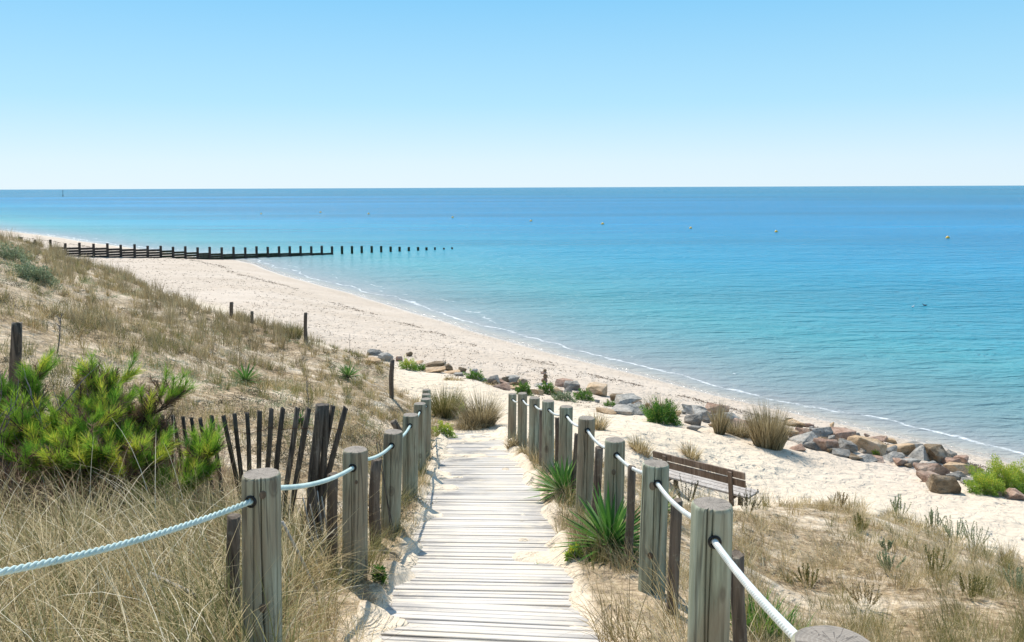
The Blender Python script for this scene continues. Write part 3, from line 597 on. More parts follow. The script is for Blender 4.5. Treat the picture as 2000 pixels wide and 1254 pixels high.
tag(fin('channel_marker', bm, m_groyne, None, p), 'thin dark marker pole standing out at sea near the left horizon', 'marker')
g = NT('gull_feathers'); sx_ = g.n('SeparateXYZ'); g.l(g.co.outputs['Object'], sx_.inputs[0]); g.color(g.ramp(g.math('ADD', sx_.outputs[2], g.math('MULTIPLY', g.noise(9), .02)), [(.10, (.80, .80, .78)), (.13, (.45, .47, .5))])); m_gull = g.m
g = NT('gull_dark_feathers'); g.color(g.ramp(g.noise(9), [(.4, (.05, .06, .07)), (.6, (.25, .26, .27))])); m_gulld = g.m
for (px, py, rz, mt, lb) in [(1783, 600, .5, m_gull, 'pale gull floating on the calm water, left one of the two'), (1806, 597, 2.6, m_gulld, 'darker gull floating on the calm water, right one of the two')]:
    p = V3(B(px, py, 0)); bm = bmesh.new()
    secs = [(-.27, .10, .012, .02), (-.18, .07, .05, .05), (-.06, .055, .085, .075), (.06, .06, .085, .08), (.14, .09, .055, .06), (.18, .15, .036, .04), (.19, .19, .034, .036), (.22, .215, .036, .034), (.25, .212, .024, .022), (.28, .205, .01, .009), (.31, .198, .003, .003)]
    ringmesh(bm, [[(x, math.cos(a) * wy_, zc + math.sin(a) * wz) for a in [2 * math.pi * k / 12 for k in range(12)]] for x, zc, wy_, wz in secs])
    for v in bm.verts: v.co *= .6
    o = fin('gull', bm, mt, None, p); o.rotation_euler.z = rz; tag(o, lb, 'gull', 'gulls on the water')
# --- rocks
def rockmat(name, a, b, c_):
    g = NT(name); rnd = g.rand(); cx = g.n('CombineXYZ'); g.l(g.math('MULTIPLY', rnd, 40.0), cx.inputs[0]); om = g.n('VectorMath', operation='ADD'); g.l(g.co.outputs['Object'], om.inputs[0]); g.l(cx.outputs[0], om.inputs[1]); v = om.outputs[0]
    x = g.noise(3.5, v, detail=6, rough=.65, st=(1, 1, 2.2)); c = g.ramp(x, [(.3, a), (.5, b), (.7, c_)]); c = g.mix(g.ramp(g.noise(14, v, detail=5, rough=.7), [(.48, 0), (.66, .65)]), c, tuple(t * .45 for t in a))
    c = g.mix(g.ramp(g.noise(2.2, v, detail=3), [(.5, 0), (.68, .5)]), c, (.55, .46, .36)); g.color(c); b1 = g.bump(g.noise(6, v, detail=8, rough=.7), 1.0, .09); g.bump(g.noise(30, v, detail=3), .4, .012, b1); return g.m
RM = {'o': rockmat('tan_rock', (.40, .26, .14), (.56, .39, .235), (.66, .50, .33)), 'd': rockmat('dark_rock', (.11, .103, .09), (.25, .235, .21), (.42, .395, .35)),
      'g': rockmat('grey_rock', (.22, .205, .18), (.38, .36, .32), (.52, .49, .44)), 'p': rockmat('pinkish_rock', (.26, .155, .105), (.42, .27, .195), (.54, .40, .31)), 'b': rockmat('brown_rock', (.13, .09, .055), (.24, .17, .10), (.36, .27, .17))}
def rock(px, py, w_, h_, mk, label, seed, grp='boulders of the rip-rap line', rz=None, dz=0, name='boulder'):
    p = hit(px, py + h_ * .42); d = p.y; W = w_ / 1600 * d * 1.18; H = h_ / 1600 * d * 1.02; rr = random.Random(seed); bm = bmesh.new()
    D = W * rr.uniform(.6, .85); n = rr.randint(11, 15)
    for i in range(n):
        v = Vector((rr.gauss(0, 1), rr.gauss(0, 1), rr.gauss(0, 1))).normalized(); k = rr.uniform(.9, 1.05)
        v = Vector([math.copysign(abs(t) ** .6, t) for t in v]); bm.verts.new((v.x * W / 1.75 * k, v.y * D / 1.75 * k, v.z * H / 1.5 * k))
    r_ = bmesh.ops.convex_hull(bm, input=bm.verts[:]); bmesh.ops.delete(bm, geom=[v for v in bm.verts if not v.link_faces], context='VERTS')
    bmesh.ops.dissolve_limit(bm, angle_limit=R(14), verts=bm.verts[:], edges=bm.edges[:])
    bmesh.ops.bevel(bm, geom=bm.edges[:], offset=min(W, H) * .05, segments=2, affect='EDGES', profile=.6)
    bmesh.ops.triangulate(bm, faces=bm.faces[:]); bmesh.ops.subdivide_edges(bm, edges=[e for e in bm.edges if e.calc_length() > W * .2], cuts=2, use_grid_fill=True)
    bmesh.ops.triangulate(bm, faces=bm.faces[:]); 
    for v in bm.verts:
        q_ = v.co / W * 3 + Vector((seed, 0, 0)); v.co += v.co.normalized() * W * (.035 * mnoise.noise(q_) + .018 * mnoise.noise(q_ * 3))
    rzv = rr.uniform(-.5, .5) if rz is None else rz
    for v in bm.verts: v.co = Matrix.Rotation(rr.uniform(0, 0) + 0, 3, 'X') @ v.co
    o = fin(name, bm, RM[mk], None, (p.x, p.y, p.z + H * .36 + dz)); o.rotation_euler = (rr.uniform(-.15, .15), rr.uniform(-.18, .18), rzv); tag(o, label, 'rock', grp); return o
def zc(x, y, w_, h_): return (1400 + x / 3.333, 760 + y / 3.333, w_ / 3.333, h_ / 3.333)
RK = [
 (*zc(503,305,60,50),'o','small tan rock at the left end of the pile beside the grass tussock'),(*zc(565,285,95,65),'p','pinkish brown rock left of the tall dark one at the back of the pile'),(*zc(672,280,125,85),'d','tall dark slate rock standing at the back left of the pile'),
 (*zc(560,330,185,60),'g','long flat grey slab at the left end of the rip-rap'),(*zc(610,372,110,42),'d','low dark rock under the long grey slab'),(*zc(705,355,130,95),'p','rounded pinkish rock in front of the tall dark slate'),(*zc(830,305,185,85),'p','large reddish brown boulder topmost at the back of the pile'),
 (*zc(845,372,110,72),'d','dark jagged rock in the middle of the pile below the reddish boulder'),(*zc(815,410,110,52),'d','flat dark rock on the sand at the front of the pile'),(*zc(975,370,190,100),'o','big pale tan boulder in the middle of the pile'),(*zc(530,388,100,26),'p','flat pinkish stone half buried in sand at the left front'),
 (*zc(1010,325,120,40),'p','low pink rock behind the big tan boulder'),(*zc(1110,395,110,60),'g','grey slab leaning right of the big tan boulder'),(*zc(1190,380,190,85),'o','wide pale tan boulder near the water side'),(*zc(1255,400,60,70),'b','small brown knobbly rock beside the wide tan boulder'),
 (*zc(1050,405,90,26),'d','thin black slab above the little green plant'),(*zc(1145,445,120,60),'g','grey block behind the small leaning pink stone'),(*zc(1185,475,100,48),'p','pinkish wedge shaped stone on the sand front'),(*zc(1040,462,110,26),'p','flat reddish stone right below the little green plant'),
 (*zc(1265,365,110,34),'d','dark flat rock at the top edge of the pile facing the water'),(*zc(1320,425,130,85),'g','light grey angular boulder with a sharp right edge'),(*zc(1425,425,150,110),'b','tall grey brown boulder leaning toward the water'),(*zc(1260,480,110,50),'g','rounded grey stone in front of the light grey boulder'),
 (*zc(1392,515,185,110),'p','largest pinkish block in front, left of the samphire'),(*zc(1390,578,130,48),'p','low pink rock tucked under the largest pinkish block'),(*zc(1478,617,150,115),'b','lone round brown boulder lying on the sand in front of the pile'),(*zc(1520,425,60,60),'d','small dark rock behind the grey brown boulder'),
 (*zc(1535,475,110,60),'p','reddish rock between the grey brown boulder and the tan one'),(*zc(1560,515,130,75),'o','tan boulder just left of the samphire'),(*zc(1640,515,90,75),'p','reddish rock touching the samphire'),(*zc(1565,570,110,48),'d','dark flat rock below the tan boulder near the samphire'),
 (*zc(1610,460,100,50),'p','low pinkish rock at the water side behind the samphire'),(*zc(1930,610,190,75),'p','brown slab at the right edge in front of the samphire'),(*zc(1770,662,140,40),'p','flat brown rock under the front of the samphire'),(*zc(1940,690,140,60),'p','pinkish flat rock at the right edge on the sand'),
 (*zc(900,440,80,36),'b','small brown stone on the sand before the big tan boulder'),(*zc(975,455,110,34),'g','half buried grey slab on the sand before the big tan boulder'),(*zc(1640,600,90,36),'g','small grey stone by the foot of the samphire'),(*zc(745,400,50,40),'b','small brown rock between the rounded pink rock and the flat dark rock'),
 (*zc(500,222,120,44),'o','sandy pale flat rock behind the tall grass tussock'),
 (1222,785,48,22,'g','grey flat rock left of the green bush, upper one'),(1215,802,44,14,'g','low grey slab left of the green bush, lower one'),(1204,777,22,16,'b','small brown rock left of the green bush'),(1183,803,34,7,'o','thin tan slab on the sand left of the green bush'),
 (1352,800,40,22,'g','pale grey rock right of the green bush, at the back'),(1372,808,46,26,'g','large pale grey rock between the green bush and the dry tussocks'),(1357,822,40,22,'d','dark pointed rock at the front right of the green bush'),(1356,835,26,10,'d','small dark stone on the sand right of the green bush'),(1403,800,40,24,'p','pinkish rock behind the tall dry tussock'),
 (1165,762,44,22,'o','orange tan rock right of the low green plants behind the far rope posts'),(1118,754,30,18,'d','dark grey rock among the low green plants'),(1100,748,34,14,'p','flat pink rock beside the stacked stones'),(1085,765,30,13,'o','pale tan flat rock among the plants behind the far rope posts'),(1048,766,26,10,'o','small tan slab in front of the greenest plant'),
 (1424,820,44,26,'g','pale grey slab between the narrow upright tussock and the low dull one'),(1458,832,46,26,'p','pinkish grey rock behind the low dull tussock'),(1530,846,44,22,'o','tan rock at the right foot of the largest tussock'),(1238,798,40,24,'g','grey rock at the left edge of the round green bush'),
 (966,743,24,18,'d','dark rock at the left end of the middle cluster'),(985,746,34,16,'p','pink flat rock in the middle cluster'),(1003,741,26,14,'g','grey rock in the middle cluster'),(1003,752,24,12,'b','brown rock at the front of the middle cluster'),(980,756,30,10,'p','reddish low rock at the front of the middle cluster'),(1010,757,30,8,'o','yellowish flat slab right of the middle cluster'),
 (850,714,36,14,'b','brown ragged rock on the sand between two green plants'),(872,718,26,14,'b','brown wedge rock right of the ragged one'),(845,723,40,8,'o','thin tan slab in front of the ragged brown rock'),(880,726,34,7,'o','half buried tan slab right of the ragged brown rock'),
 (731,690,26,11,'d','dark rock on the dune edge near the lone dark post'),(752,698,26,16,'g','pale grey rock just left of the lone dark post'),(725,705,30,10,'o','pale sandy stone in the grass left of the lone dark post')]
for i, r_ in enumerate(RK): rock(*r_, seed=i * 7 + 3)
# filler stones between the big ones
rr = random.Random(99)
for k in range(80):
    a_ = rr.choice([(1540, 850, 1940, 955), (1540, 850, 1940, 955), (1330, 806, 1540, 856), (1200, 790, 1420, 842), (950, 750, 1180, 788), (730, 694, 960, 748)]); t_ = rr.random()
    rock(a_[0] + (a_[2] - a_[0]) * t_, a_[1] + (a_[3] - a_[1]) * t_ - rr.uniform(0, 46) * (1 if a_[0] > 1500 else .4), rr.uniform(8, 20), rr.uniform(5, 12), rr.choice('dgpbo'), 'small loose stone on the sand among the boulders', 500 + k, 'small rubble between the boulders', name='stone')
# --- stacked stones
p = hit(1064, 748); st_ = empty('stone_cairn', p, 'small stack of reddish brown stones balanced on the rocks', 'cairn'); zz = 0
for k, (w_, h_) in enumerate([(.22, .17), (.16, .15), (.2, .10), (.12, .09)]):
    bm = bmesh.new(); bmesh.ops.create_icosphere(bm, subdivisions=3, radius=.5)
    for v in bm.verts: v.co = Vector((v.co.x * w_, v.co.y * w_ * .8, v.co.z * h_)) * (1 + .3 * mnoise.noise(v.co * 3 + Vector((k * 9, 0, 0))))
    o = fin('stone', bm, RM['b'] if k % 2 else RM['p'], st_); o.location = (.03 * math.sin(k * 2.2), 0, zz + h_ / 2); zz += h_ * .9
# ------------------------------------------------------------------ vegetation
def leafmat(name, stops, tr=.3, rough=.6):
    g = NT(name); c = g.ramp(g.attr('rnd'), stops); g.color(c); g.b.inputs['Roughness'].default_value = rough; g.b.inputs['Specular IOR Level'].default_value = .2; g.translucent(c, tr); return g.m
m_dry = leafmat('dry_grass', [(0, (.08, .055, .02)), (.3, (.29, .21, .09)), (.6, (.54, .42, .21)), (.85, (.72, .59, .36)), (1, (.84, .74, .53))])
m_olive = leafmat('olive_grass', [(0, (.075, .085, .025)), (.35, (.175, .175, .055)), (.7, (.31, .27, .10)), (1, (.54, .44, .23))])
m_dull = leafmat('weathered_grass', [(0, (.13, .10, .05)), (.4, (.30, .24, .13)), (.8, (.48, .39, .22)), (1, (.64, .54, .36))])
m_pale = leafmat('bleached_blades', [(0, (.55, .47, .30)), (1, (.85, .78, .60))])
m_gold = leafmat('golden_grass', [(0, (.16, .12, .06)), (.3, (.34, .26, .13)), (.6, (.52, .42, .24)), (.85, (.68, .57, .38)), (1, (.76, .67, .49))])
m_green = leafmat('fresh_leaves', [(0, (.05, .13, .022)), (.5, (.10, .24, .04)), (.85, (.20, .34, .06)), (1, (.38, .42, .08))])
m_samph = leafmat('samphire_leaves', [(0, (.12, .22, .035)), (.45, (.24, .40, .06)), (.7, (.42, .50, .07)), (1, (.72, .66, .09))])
m_flower = leafmat('samphire_flower', [(0, (.62, .60, .10)), (1, (.80, .74, .16))])
m_sage = leafmat('sage_leaves', [(0, (.12, .15, .08)), (.5, (.25, .30, .165)), (1, (.43, .48, .30))])
m_scrub = leafmat('scrub_leaves', [(0, (.045, .038, .024)), (.5, (.12, .105, .065)), (1, (.27, .235, .15))])
m_pine = leafmat('pine_needles', [(0, (.06, .15, .02)), (.4, (.17, .36, .04)), (.75, (.38, .54, .06)), (1, (.72, .68, .10))], .35)
m_pined = leafmat('dead_needles', [(0, (.08, .042, .025)), (.5, (.21, .125, .075)), (1, (.42, .30, .19))], .2)
m_yucca = leafmat('yucca_leaf', [(0, (.04, .11, .02)), (.5, (.085, .22, .038)), (.85, (.16, .31, .065)), (1, (.30, .38, .13))], .25, .4)
m_deadleaf = leafmat('dead_leaf', [(0, (.05, .035, .025)), (.5, (.13, .09, .06)), (1, (.26, .20, .14))], .15)
g = NT('bark'); g.color(g.ramp(g.noise(40, detail=4), [(.3, (.06, .035, .025)), (.7, (.18, .12, .085))])); m_bark = g.m
g = NT('grey_twig'); g.color(g.ramp(g.noise(40, detail=4), [(.3, (.09, .08, .075)), (.7, (.26, .24, .22))])); m_twig = g.m
def blades(name, root, L, W, phi, th0, kap, mat, S=4, rnd=None, twist=.8, parent=None, vfold=0):
    root = np.asarray(root, float); N = len(root); L, W, phi, th0, kap = [np.broadcast_to(np.asarray(a, float), (N,)) for a in (L, W, phi, th0, kap)]
    rnd = rng.random(N) if rnd is None else rnd; pos = np.zeros((N, S + 1, 3)); pos[:, 0] = root; h = np.stack([np.cos(phi), np.sin(phi)], -1)
    for k in range(S):
        th = th0 + kap * (k + .5) / S; st = (L / S)[:, None]
        pos[:, k + 1, :2] = pos[:, k, :2] + h * (np.sin(th)[:, None] * st); pos[:, k + 1, 2] = pos[:, k, 2] + np.cos(th) * st[:, 0]
    pa = phi + rng.uniform(-twist, twist, N); sd = np.stack([-np.sin(pa), np.cos(pa), np.zeros(N)], -1)
    wt = np.array([1 - .88 * (k / S) ** 1.6 for k in range(S + 1)]) * (np.array([.7] + [1] * S))
    o_ = sd[:, None] * (W[:, None] * wt[None])[:, :, None] * .5
    v = np.stack([pos - o_, pos + o_], 2).reshape(-1, 3); I = np.arange(N * (S + 1) * 2).reshape(N, S + 1, 2)
    q_ = np.stack([I[:, :-1, 0], I[:, :-1, 1], I[:, 1:, 1], I[:, 1:, 0]], -1).reshape(-1, 4)
    me = npmesh(name, v, q_, False, {'rnd': np.repeat(rnd, (S + 1) * 2)}); return link(name, me, mat, parent)
def leaves(name, p, nrm, size, mat, rnd=None, asp=.5, parent=None):
    p = np.asarray(p, float); N = len(p); size = np.broadcast_to(size, (N,)); a = rng.normal(size=(N, 3)); a /= np.linalg.norm(a, axis=1)[:, None]; d = a * .6 + np.asarray(nrm); d /= np.linalg.norm(d, axis=1)[:, None]
    s_ = np.cross(d, rng.normal(size=(N, 3))); s_ /= np.linalg.norm(s_, axis=1)[:, None]; d = d * size[:, None]; s_ = s_ * (size * asp)[:, None] * .5
    v = np.stack([p, p + d * .5 + s_, p + d, p + d * .5 - s_], 1).reshape(-1, 3); me = npmesh(name, v, np.arange(N * 4).reshape(N, 4), False, {'rnd': np.repeat(rng.random(N) if rnd is None else rnd, 4)}); return link(name, me, mat, parent)
def vegat(x, y):
    fu = ((x / (y + 4) - U[0]) / (U[1] - U[0])).clip(0, len(U) - 1).astype(int); fv = ((np.log(y + 4) - V[0]) / (V[1] - V[0])).clip(0, len(V) - 1).astype(int); return VEG[fv, fu]
def scatter(n, ylo, yhi, ulo=-.72, uhi=.72, poly=None, pw=1.0):
    """roots on vegetated sand, denser near by; y is distance into the scene"""
    v = rng.uniform(math.log(ylo + 4), math.log(yhi + 4), n); y = np.exp(v) - 4; x = rng.uniform(ulo, uhi, n) * (y + .6)
    m = vegat(x, y) > .5; x, y = x[m], y[m]; z = zat(x, y)
    if poly is not None:
        px, py = project(np.stack([x, y, z], -1)); k = inpoly(px, py, poly); x, y, z = x[k], y[k], z[k]
    return np.stack([x, y, z], -1)
def tuftroots(c, per, rad):
    N = len(c); per = np.broadcast_to(per, (N,)).astype(int); rep = np.repeat(np.arange(N), per); a = rng.uniform(0, 2 * np.pi, len(rep)); r = np.sqrt(rng.random(len(rep))) * (rad[rep] if np.ndim(rad) else rad)
    x = c[rep, 0] + np.cos(a) * r; y = c[rep, 1] + np.sin(a) * r; return np.stack([x, y, zat(x, y) - .01], -1), rep, a
def wid(y, w0=.0028, k=.00042): return np.maximum(w0, y * k)
# fine litter and short dead grass between the plants
def cover(name, n, ylo, yhi, per, rad, Lr, thr, kr, mat, label, w0=.0028, k=.00045, poly=None, S=3, mask=None, wind=None, rn=None):
    c = scatter(n, ylo, yhi, poly=poly)
    if mask is not None: c = c[mask(c)]
    r_, rep, a = tuftroots(c, per, rad); ls = rng.uniform(.55, 1.25, len(c))[rep]
    L = rng.uniform(*Lr, len(r_)) * ls; phi = a + rng.normal(0, .7, len(r_))
    if wind is not None: 
        m = rng.random(len(r_)) < .65; phi = np.where(m, wind + rng.normal(0, .5, len(r_)), phi)
    rb = rng.random(len(c))[rep] * .5 + rng.random(len(r_)) * .5 if rn is None else rn(len(r_))
    o = blades(name, r_, L, wid(r_[:, 1], w0, k) * rng.uniform(.7, 1.3, len(r_)), phi, rng.uniform(*thr, len(r_)), rng.uniform(*kr, len(r_)), mat, S, rb)
    tag(o, label, 'grass', kind='stuff'); return o
nz = lambda c, s, t, sd_: vnoise(c[:, 0], c[:, 1], s, sd_) > t
cover('short_dead_grass', 30000, 1.6, 42, 9, .07, (.04, .13), (.3, 1.4), (.0, 1.3), m_gold, 'short dead grass and litter between the dune plants', S=2, mask=lambda c: nz(c, .5, -.12, 21))
cover('dry_tuft_grass', 5000, 2.0, 40, 26, .06, (.12, .30), (.05, .6), (.1, 1.0), m_dry, 'straw coloured tufts of dry grass on the sandy slopes', mask=lambda c: nz(c, 1.2, -.05, 22))
cover('olive_tuft_grass', 3300, 3.0, 42, 26, .06, (.14, .32), (.05, .5), (.1, .8), m_olive, 'olive tufts of grass on the sandy slopes', mask=lambda c: nz(c, 1.5, .02, 23))
DUNE = [(-300,430),(0,460),(100,488),(330,578),(600,662),(620,700),(420,760),(330,720),(150,640),(60,520),(-300,480)]
cover('dune_marram_grass', 1600, 13, 42, 34, .13, (.30, .60), (.0, .35), (.0, .6), m_dull, 'brownish marram grass standing along the dune ridge', w0=.004, k=.00040, poly=[(-300,420),(0,462),(100,488),(330,576),(620,664),(640,700),(430,690),(330,650),(150,570),(40,490),(-300,470)])
cover('dune_slope_grass', 1700, 9, 34, 30, .10, (.20, .42), (.0, .4), (.0, .8), m_dull, 'scattered upright grass on the dune slope', w0=.004, k=.00045, poly=DUNE)
# low scrub cushions over the dune
def cushions(name, c, rad, hgt, per, mat, label=None, size=.03, kind='stuff', asp=.45, parent=None, cat='scrub', rnlo=0):
    N = len(c); rep = np.repeat(np.arange(N), per); a = rng.uniform(0, 2 * np.pi, len(rep)); el = np.arcsin(rng.random(len(rep)) ** .8); k = rng.uniform(.45, 1.05, len(rep))
    rad = np.broadcast_to(rad, (N,))[rep]; hgt = np.broadcast_to(hgt, (N,))[rep]; lump = 1 + .35 * np.sin(a * 3 + rep) * np.cos(el * 4 + rep * 2)
    n_ = np.stack([np.cos(a) * np.cos(el), np.sin(a) * np.cos(el), np.sin(el)], -1); p = c[rep] + n_ * np.stack([rad, rad, hgt], -1) * (k * lump)[:, None]
    p[:, 2] = np.maximum(p[:, 2], zat(p[:, 0], p[:, 1]))
    o = leaves(name, p, n_ * .8 + [0, 0, .5], np.maximum(size * .6, c[rep, 1] * .0011) * rng.uniform(.6, 1.3, len(rep)), mat, (rng.random(N)[rep] * .4 + rng.random(len(rep)) * .6) * (1 - rnlo) + rnlo, asp, parent)
    if kind: tag(o, label, cat, kind=kind)
    return o
c = scatter(3000, 6, 40, poly=POLY_L); c = c[nz(c, 2.0, -.02, 31)]; cushions('dune_scrub', c, rng.uniform(.06, .26, len(c)), rng.uniform(.05, .18, len(c)), 150, m_scrub, 'low dark scrub cushions on the dune slope')
c = scatter(1700, 6, 40, poly=POLY_L); c = c[nz(c, 2.3, .02, 33)]; cushions('grey_green_scrub', c, rng.uniform(.08, .24, len(c)), rng.uniform(.05, .17, len(c)), 150, m_sage, 'low grey green scrub cushions on the dune slope')
# --- tall foreground marram: arching blades blown to the left
def foreground(name, poly, n, ylo, yhi, per, Lr, wind, label, mat, rad=.07, thr=(.05, .7), kr=(.5, 2.0), w0=.0037):
    c = scatter(n, ylo, yhi, poly=poly); r_, rep, a = tuftroots(c, per, rad); N = len(r_); m = rng.random(N) < .72
    phi = np.where(m, wind + rng.normal(0, .55, N), a + rng.normal(0, .5, N)); L = rng.uniform(*Lr, N) * rng.uniform(.7, 1.15, len(c))[rep]
    o = blades(name, r_, L, rng.uniform(.7, 1.4, N) * wid(r_[:, 1], w0, .0005), phi, rng.uniform(*thr, N), rng.uniform(*kr, N), mat, 6, rng.random(len(c))[rep] * .6 + rng.random(N) * .4)
    tag(o, label, 'grass', kind='stuff')
FG = [(-500,1050),(60,1050),(250,1060),(400,1010),(470,985),(560,1000),(640,1140),(560,1220),(560,1700),(-500,1700)]
foreground('foreground_marram', FG, 560, 2.1, 6.0, 62, (.30, .75), 2.6, 'long dry marram grass arching to the left under the green rope', m_dry, rad=.06, kr=(.6, 2.4))
foreground('pale_long_blades', FG, 420, 2.1, 6.0, 9, (.45, .95), 2.7, 'single long bleached blades arching over the dry marram', m_pale, rad=.12, thr=(.1, .9), kr=(.9, 2.4), w0=.0040)
foreground('foreground_green_marram', FG, 380, 2.1, 5.5, 60, (.30, .65), 2.6, 'greenish blades mixed through the dry marram under the rope', m_olive)
foreground('fence_grass', [(300,900),(470,900),(640,930),(660,1150),(560,1160),(430,960)], 260, 4.2, 6.6, 34, (.25, .5), 2.4, 'dry grass growing through the paling fence', m_dry)
LS = [(560,1040),(650,1080),(720,1160),(560,1420),(500,1420)]
foreground('path_side_grass', [(700,980),(760,900),(830,860),(838,900),(815,990),(795,1060),(775,1120),(735,1180),(700,1254),(560,1254),(545,1100)], 620, 2.6, 12, 40, (.13, .34), .3, 'grass tufts between the left rope posts and the boards', m_olive, rad=.06, thr=(0, .7), kr=(.2, 1.5))
foreground('right_side_grass', [(1110,1130),(1160,1170),(1250,1200),(1340,1230),(1400,1400),(1120,1500),(1140,1254),(1115,1180)], 600, 2.0, 6, 44, (.20, .42), 2.2, 'dry grass falling over the right edge of the boards', m_dry, rad=.08)
foreground('right_post_grass', [(985,845),(1040,880),(1110,960),(1240,1060),(1330,1150),(1230,1140),(1110,1060),(1040,950),(985,870)], 600, 4.0, 15, 40, (.14, .36), 2.6, 'grass at the feet of the right rope posts', m_dull, rad=.06, thr=(0, .6), kr=(.2, 1.4))
foreground('mound_grass', [(1430,1010),(1700,1010),(2100,1120),(2300,1500),(1380,1500),(1430,1150)], 900, 2.5, 13, 40, (.10, .24), 2.8, 'dry hummock grass on the sandy mound at the right', m_gold, rad=.10, thr=(.0, .9), kr=(.2, 1.6))
foreground('mound_olive_grass', [(1430,1080),(1700,1100),(2100,1150),(2300,1500),(1380,1500),(1430,1150)], 260, 2.5, 11, 44, (.14, .27), 2.8, 'olive hummock grass on the sandy mound at the right', m_olive, rad=.09, thr=(.0, .6), kr=(.1, 1.0))
# --- single tussocks
def tussock(px, py, w_, h_, mat, label, n=420, stiff=.35, grp='grass tussocks standing in the sand', name='grass_tussock', dz=0, seedheads=False):
    p = hit(px, py); d = p.y; rad = w_ / 3200 * d; H = h_ / 1600 * d; a = rng.uniform(0, 2 * np.pi, n); r = np.sqrt(rng.random(n)) * rad * .75
    rt = np.stack([np.cos(a) * r, np.sin(a) * r, zat(p.x + np.cos(a) * r, p.y + np.sin(a) * r) - p.z - .01], -1)
    L = H * rng.uniform(.4, 1.2, n) * (1.1 - .5 * r / rad); o = blades(name, rt, L, wid(np.full(n, d), .003, .0006) * rng.uniform(.7, 1.3, n), a + rng.normal(0, .4, n), rng.uniform(0, stiff, n) + r / rad * .32, rng.uniform(0, stiff * 2.5, n), mat, 4)
    o.location = p; tag(o, label, 'grass tussock', grp); return o
TS = [(1500,872,74,84,m_dull,'largest tall grass tussock standing left of the boulder pile',1900,.2),(1405,848,26,66,m_dull,'narrow upright dry tussock left of the wide one',420,.12),(1440,850,62,42,m_dull,'low dull tussock between the narrow one and the largest one',700,.6),(1290,822,66,56,m_olive,'grass tussock growing out of the round green bush',600,.35),
 (1350,893,40,34,m_dry,'small dry tussock on the sand above the bench back',300,.5),(1250,882,54,34,m_dry,'dry tussock on the sand left of the bench',420,.5),(1165,838,44,40,m_dry,'dry tussock behind the fourth and fifth right posts',420,.45),(940,830,70,74,m_dull,'large brown tussock at the end of the boardwalk',1300,.45),(915,838,60,40,m_dull,'spreading brown tussock left of the boardwalk end',600,.8),(868,815,52,70,m_olive,'olive tussock just right of the far left posts',900,.35),(888,800,40,40,m_olive,'small olive tussock behind the one beside the far left posts',400,.4),
 (572,660,34,34,m_olive,'olive tussock beside the tall thin dune post',500,.3),(1003,870,30,30,m_dull,'small tussock at the foot of the farthest right posts',300,.5),(1030,890,44,30,m_dry,'dry tussock spreading onto the boards by the sixth right post',400,.8),
 (960,752,50,10,m_dry,'low dry reddish grass before the middle rock cluster',300,.9),(885,742,50,12,m_dry,'low dry grass between the two green plants behind the path',300,.9)]
for a in TS: tussock(*a[:5], a[5], a[6], a[7])
# --- leafy clumps
def clump(px, py, w_, h_, mat, label, n=2500, size=.05, name='green_bush', grp=None, cat='plant', deep=.6):
    p = hit(px, py); d = p.y; rx = w_ / 3200 * d; H = h_ / 1600 * d; t = empty(name, p, label, cat, grp); N = n
    a = rng.uniform(0, 2 * np.pi, N); el = np.arcsin(rng.random(N)); k = rng.uniform(.3, 1.0, N) ** .5; nn = np.stack([np.cos(a) * np.cos(el), np.sin(a) * np.cos(el), np.sin(el)], -1)
    lump = .78 + .22 * np.sin(nn[:, 0] * 7 + px) * np.sin(nn[:, 1] * 6 + py) + .25 * np.sin(nn[:, 2] * 5 + nn[:, 0] * 9)
    pp = nn * [rx, rx * deep, H] * (k * lump)[:, None]; pp[:, 2] = np.maximum(pp[:, 2] , 0) + zat(p.x + pp[:, 0], p.y + pp[:, 1]) - p.z
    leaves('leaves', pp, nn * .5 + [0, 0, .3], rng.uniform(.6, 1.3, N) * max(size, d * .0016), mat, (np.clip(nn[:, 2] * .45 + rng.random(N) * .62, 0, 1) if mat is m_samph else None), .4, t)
    if False and mat is m_samph and n > 6000: k2 = np.where((nn[:, 2] > .25) & (rng.random(N) < .07))[0]; leaves('flowers', pp[k2] * [1.02, 1.02, 1.0] + [0, 0, .02], nn[k2] * .2 + [0, 0, 1.0], .035, m_flower, None, .9, t)
    m = 40; rt = np.zeros((m, 3)); rt[:, :2] = rng.normal(0, rx * .25, (m, 2)); blades('stems', rt, H * .8, .008, rng.uniform(0, 6.3, m), rng.uniform(0, .9, m), .2, m_twig, 3, None, parent=t)
    return t
clump(1292,826,86,48,m_green,'round bright green bush with a grass tussock in it beside grey rocks',5000,.05)
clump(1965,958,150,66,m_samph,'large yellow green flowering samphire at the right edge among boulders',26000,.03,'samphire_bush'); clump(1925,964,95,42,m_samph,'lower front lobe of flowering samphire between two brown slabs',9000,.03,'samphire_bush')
clump(1022,772,40,28,m_green,'brightest low green plant behind the farthest right rope posts',1800,.05); clump(1068,770,42,26,m_green,'green plant right in front of the stacked stones',1800,.05); clump(1100,782,60,20,m_sage,'greyish low plant behind the fifth right rope post',1600,.05); clump(1140,782,50,24,m_green,'green plant left of the orange tan rock',1500,.05)
clump(928,742,52,20,m_green,'flat green plant at the left of the middle rock cluster',1600,.05); clump(798,722,44,26,m_samph,'yellowish green plant right of the lone dark post',1600,.05); clump(818,724,36,14,m_green,'low green plant left of the ragged brown rock',900,.05)
clump(1192,794,34,12,m_green,'small green plant among slabs left of the round bush',700,.04); clump(1713,890,22,12,m_samph,'tiny bright green plant growing between boulders',500,.04)
clump(895,758 + 52,50,24,m_samph,'low green leafy plant right of the far left posts',1200,.04); clump(868,848,56,28,m_samph,'low yellow green plant at the left corner of the boardwalk end',1600,.035)
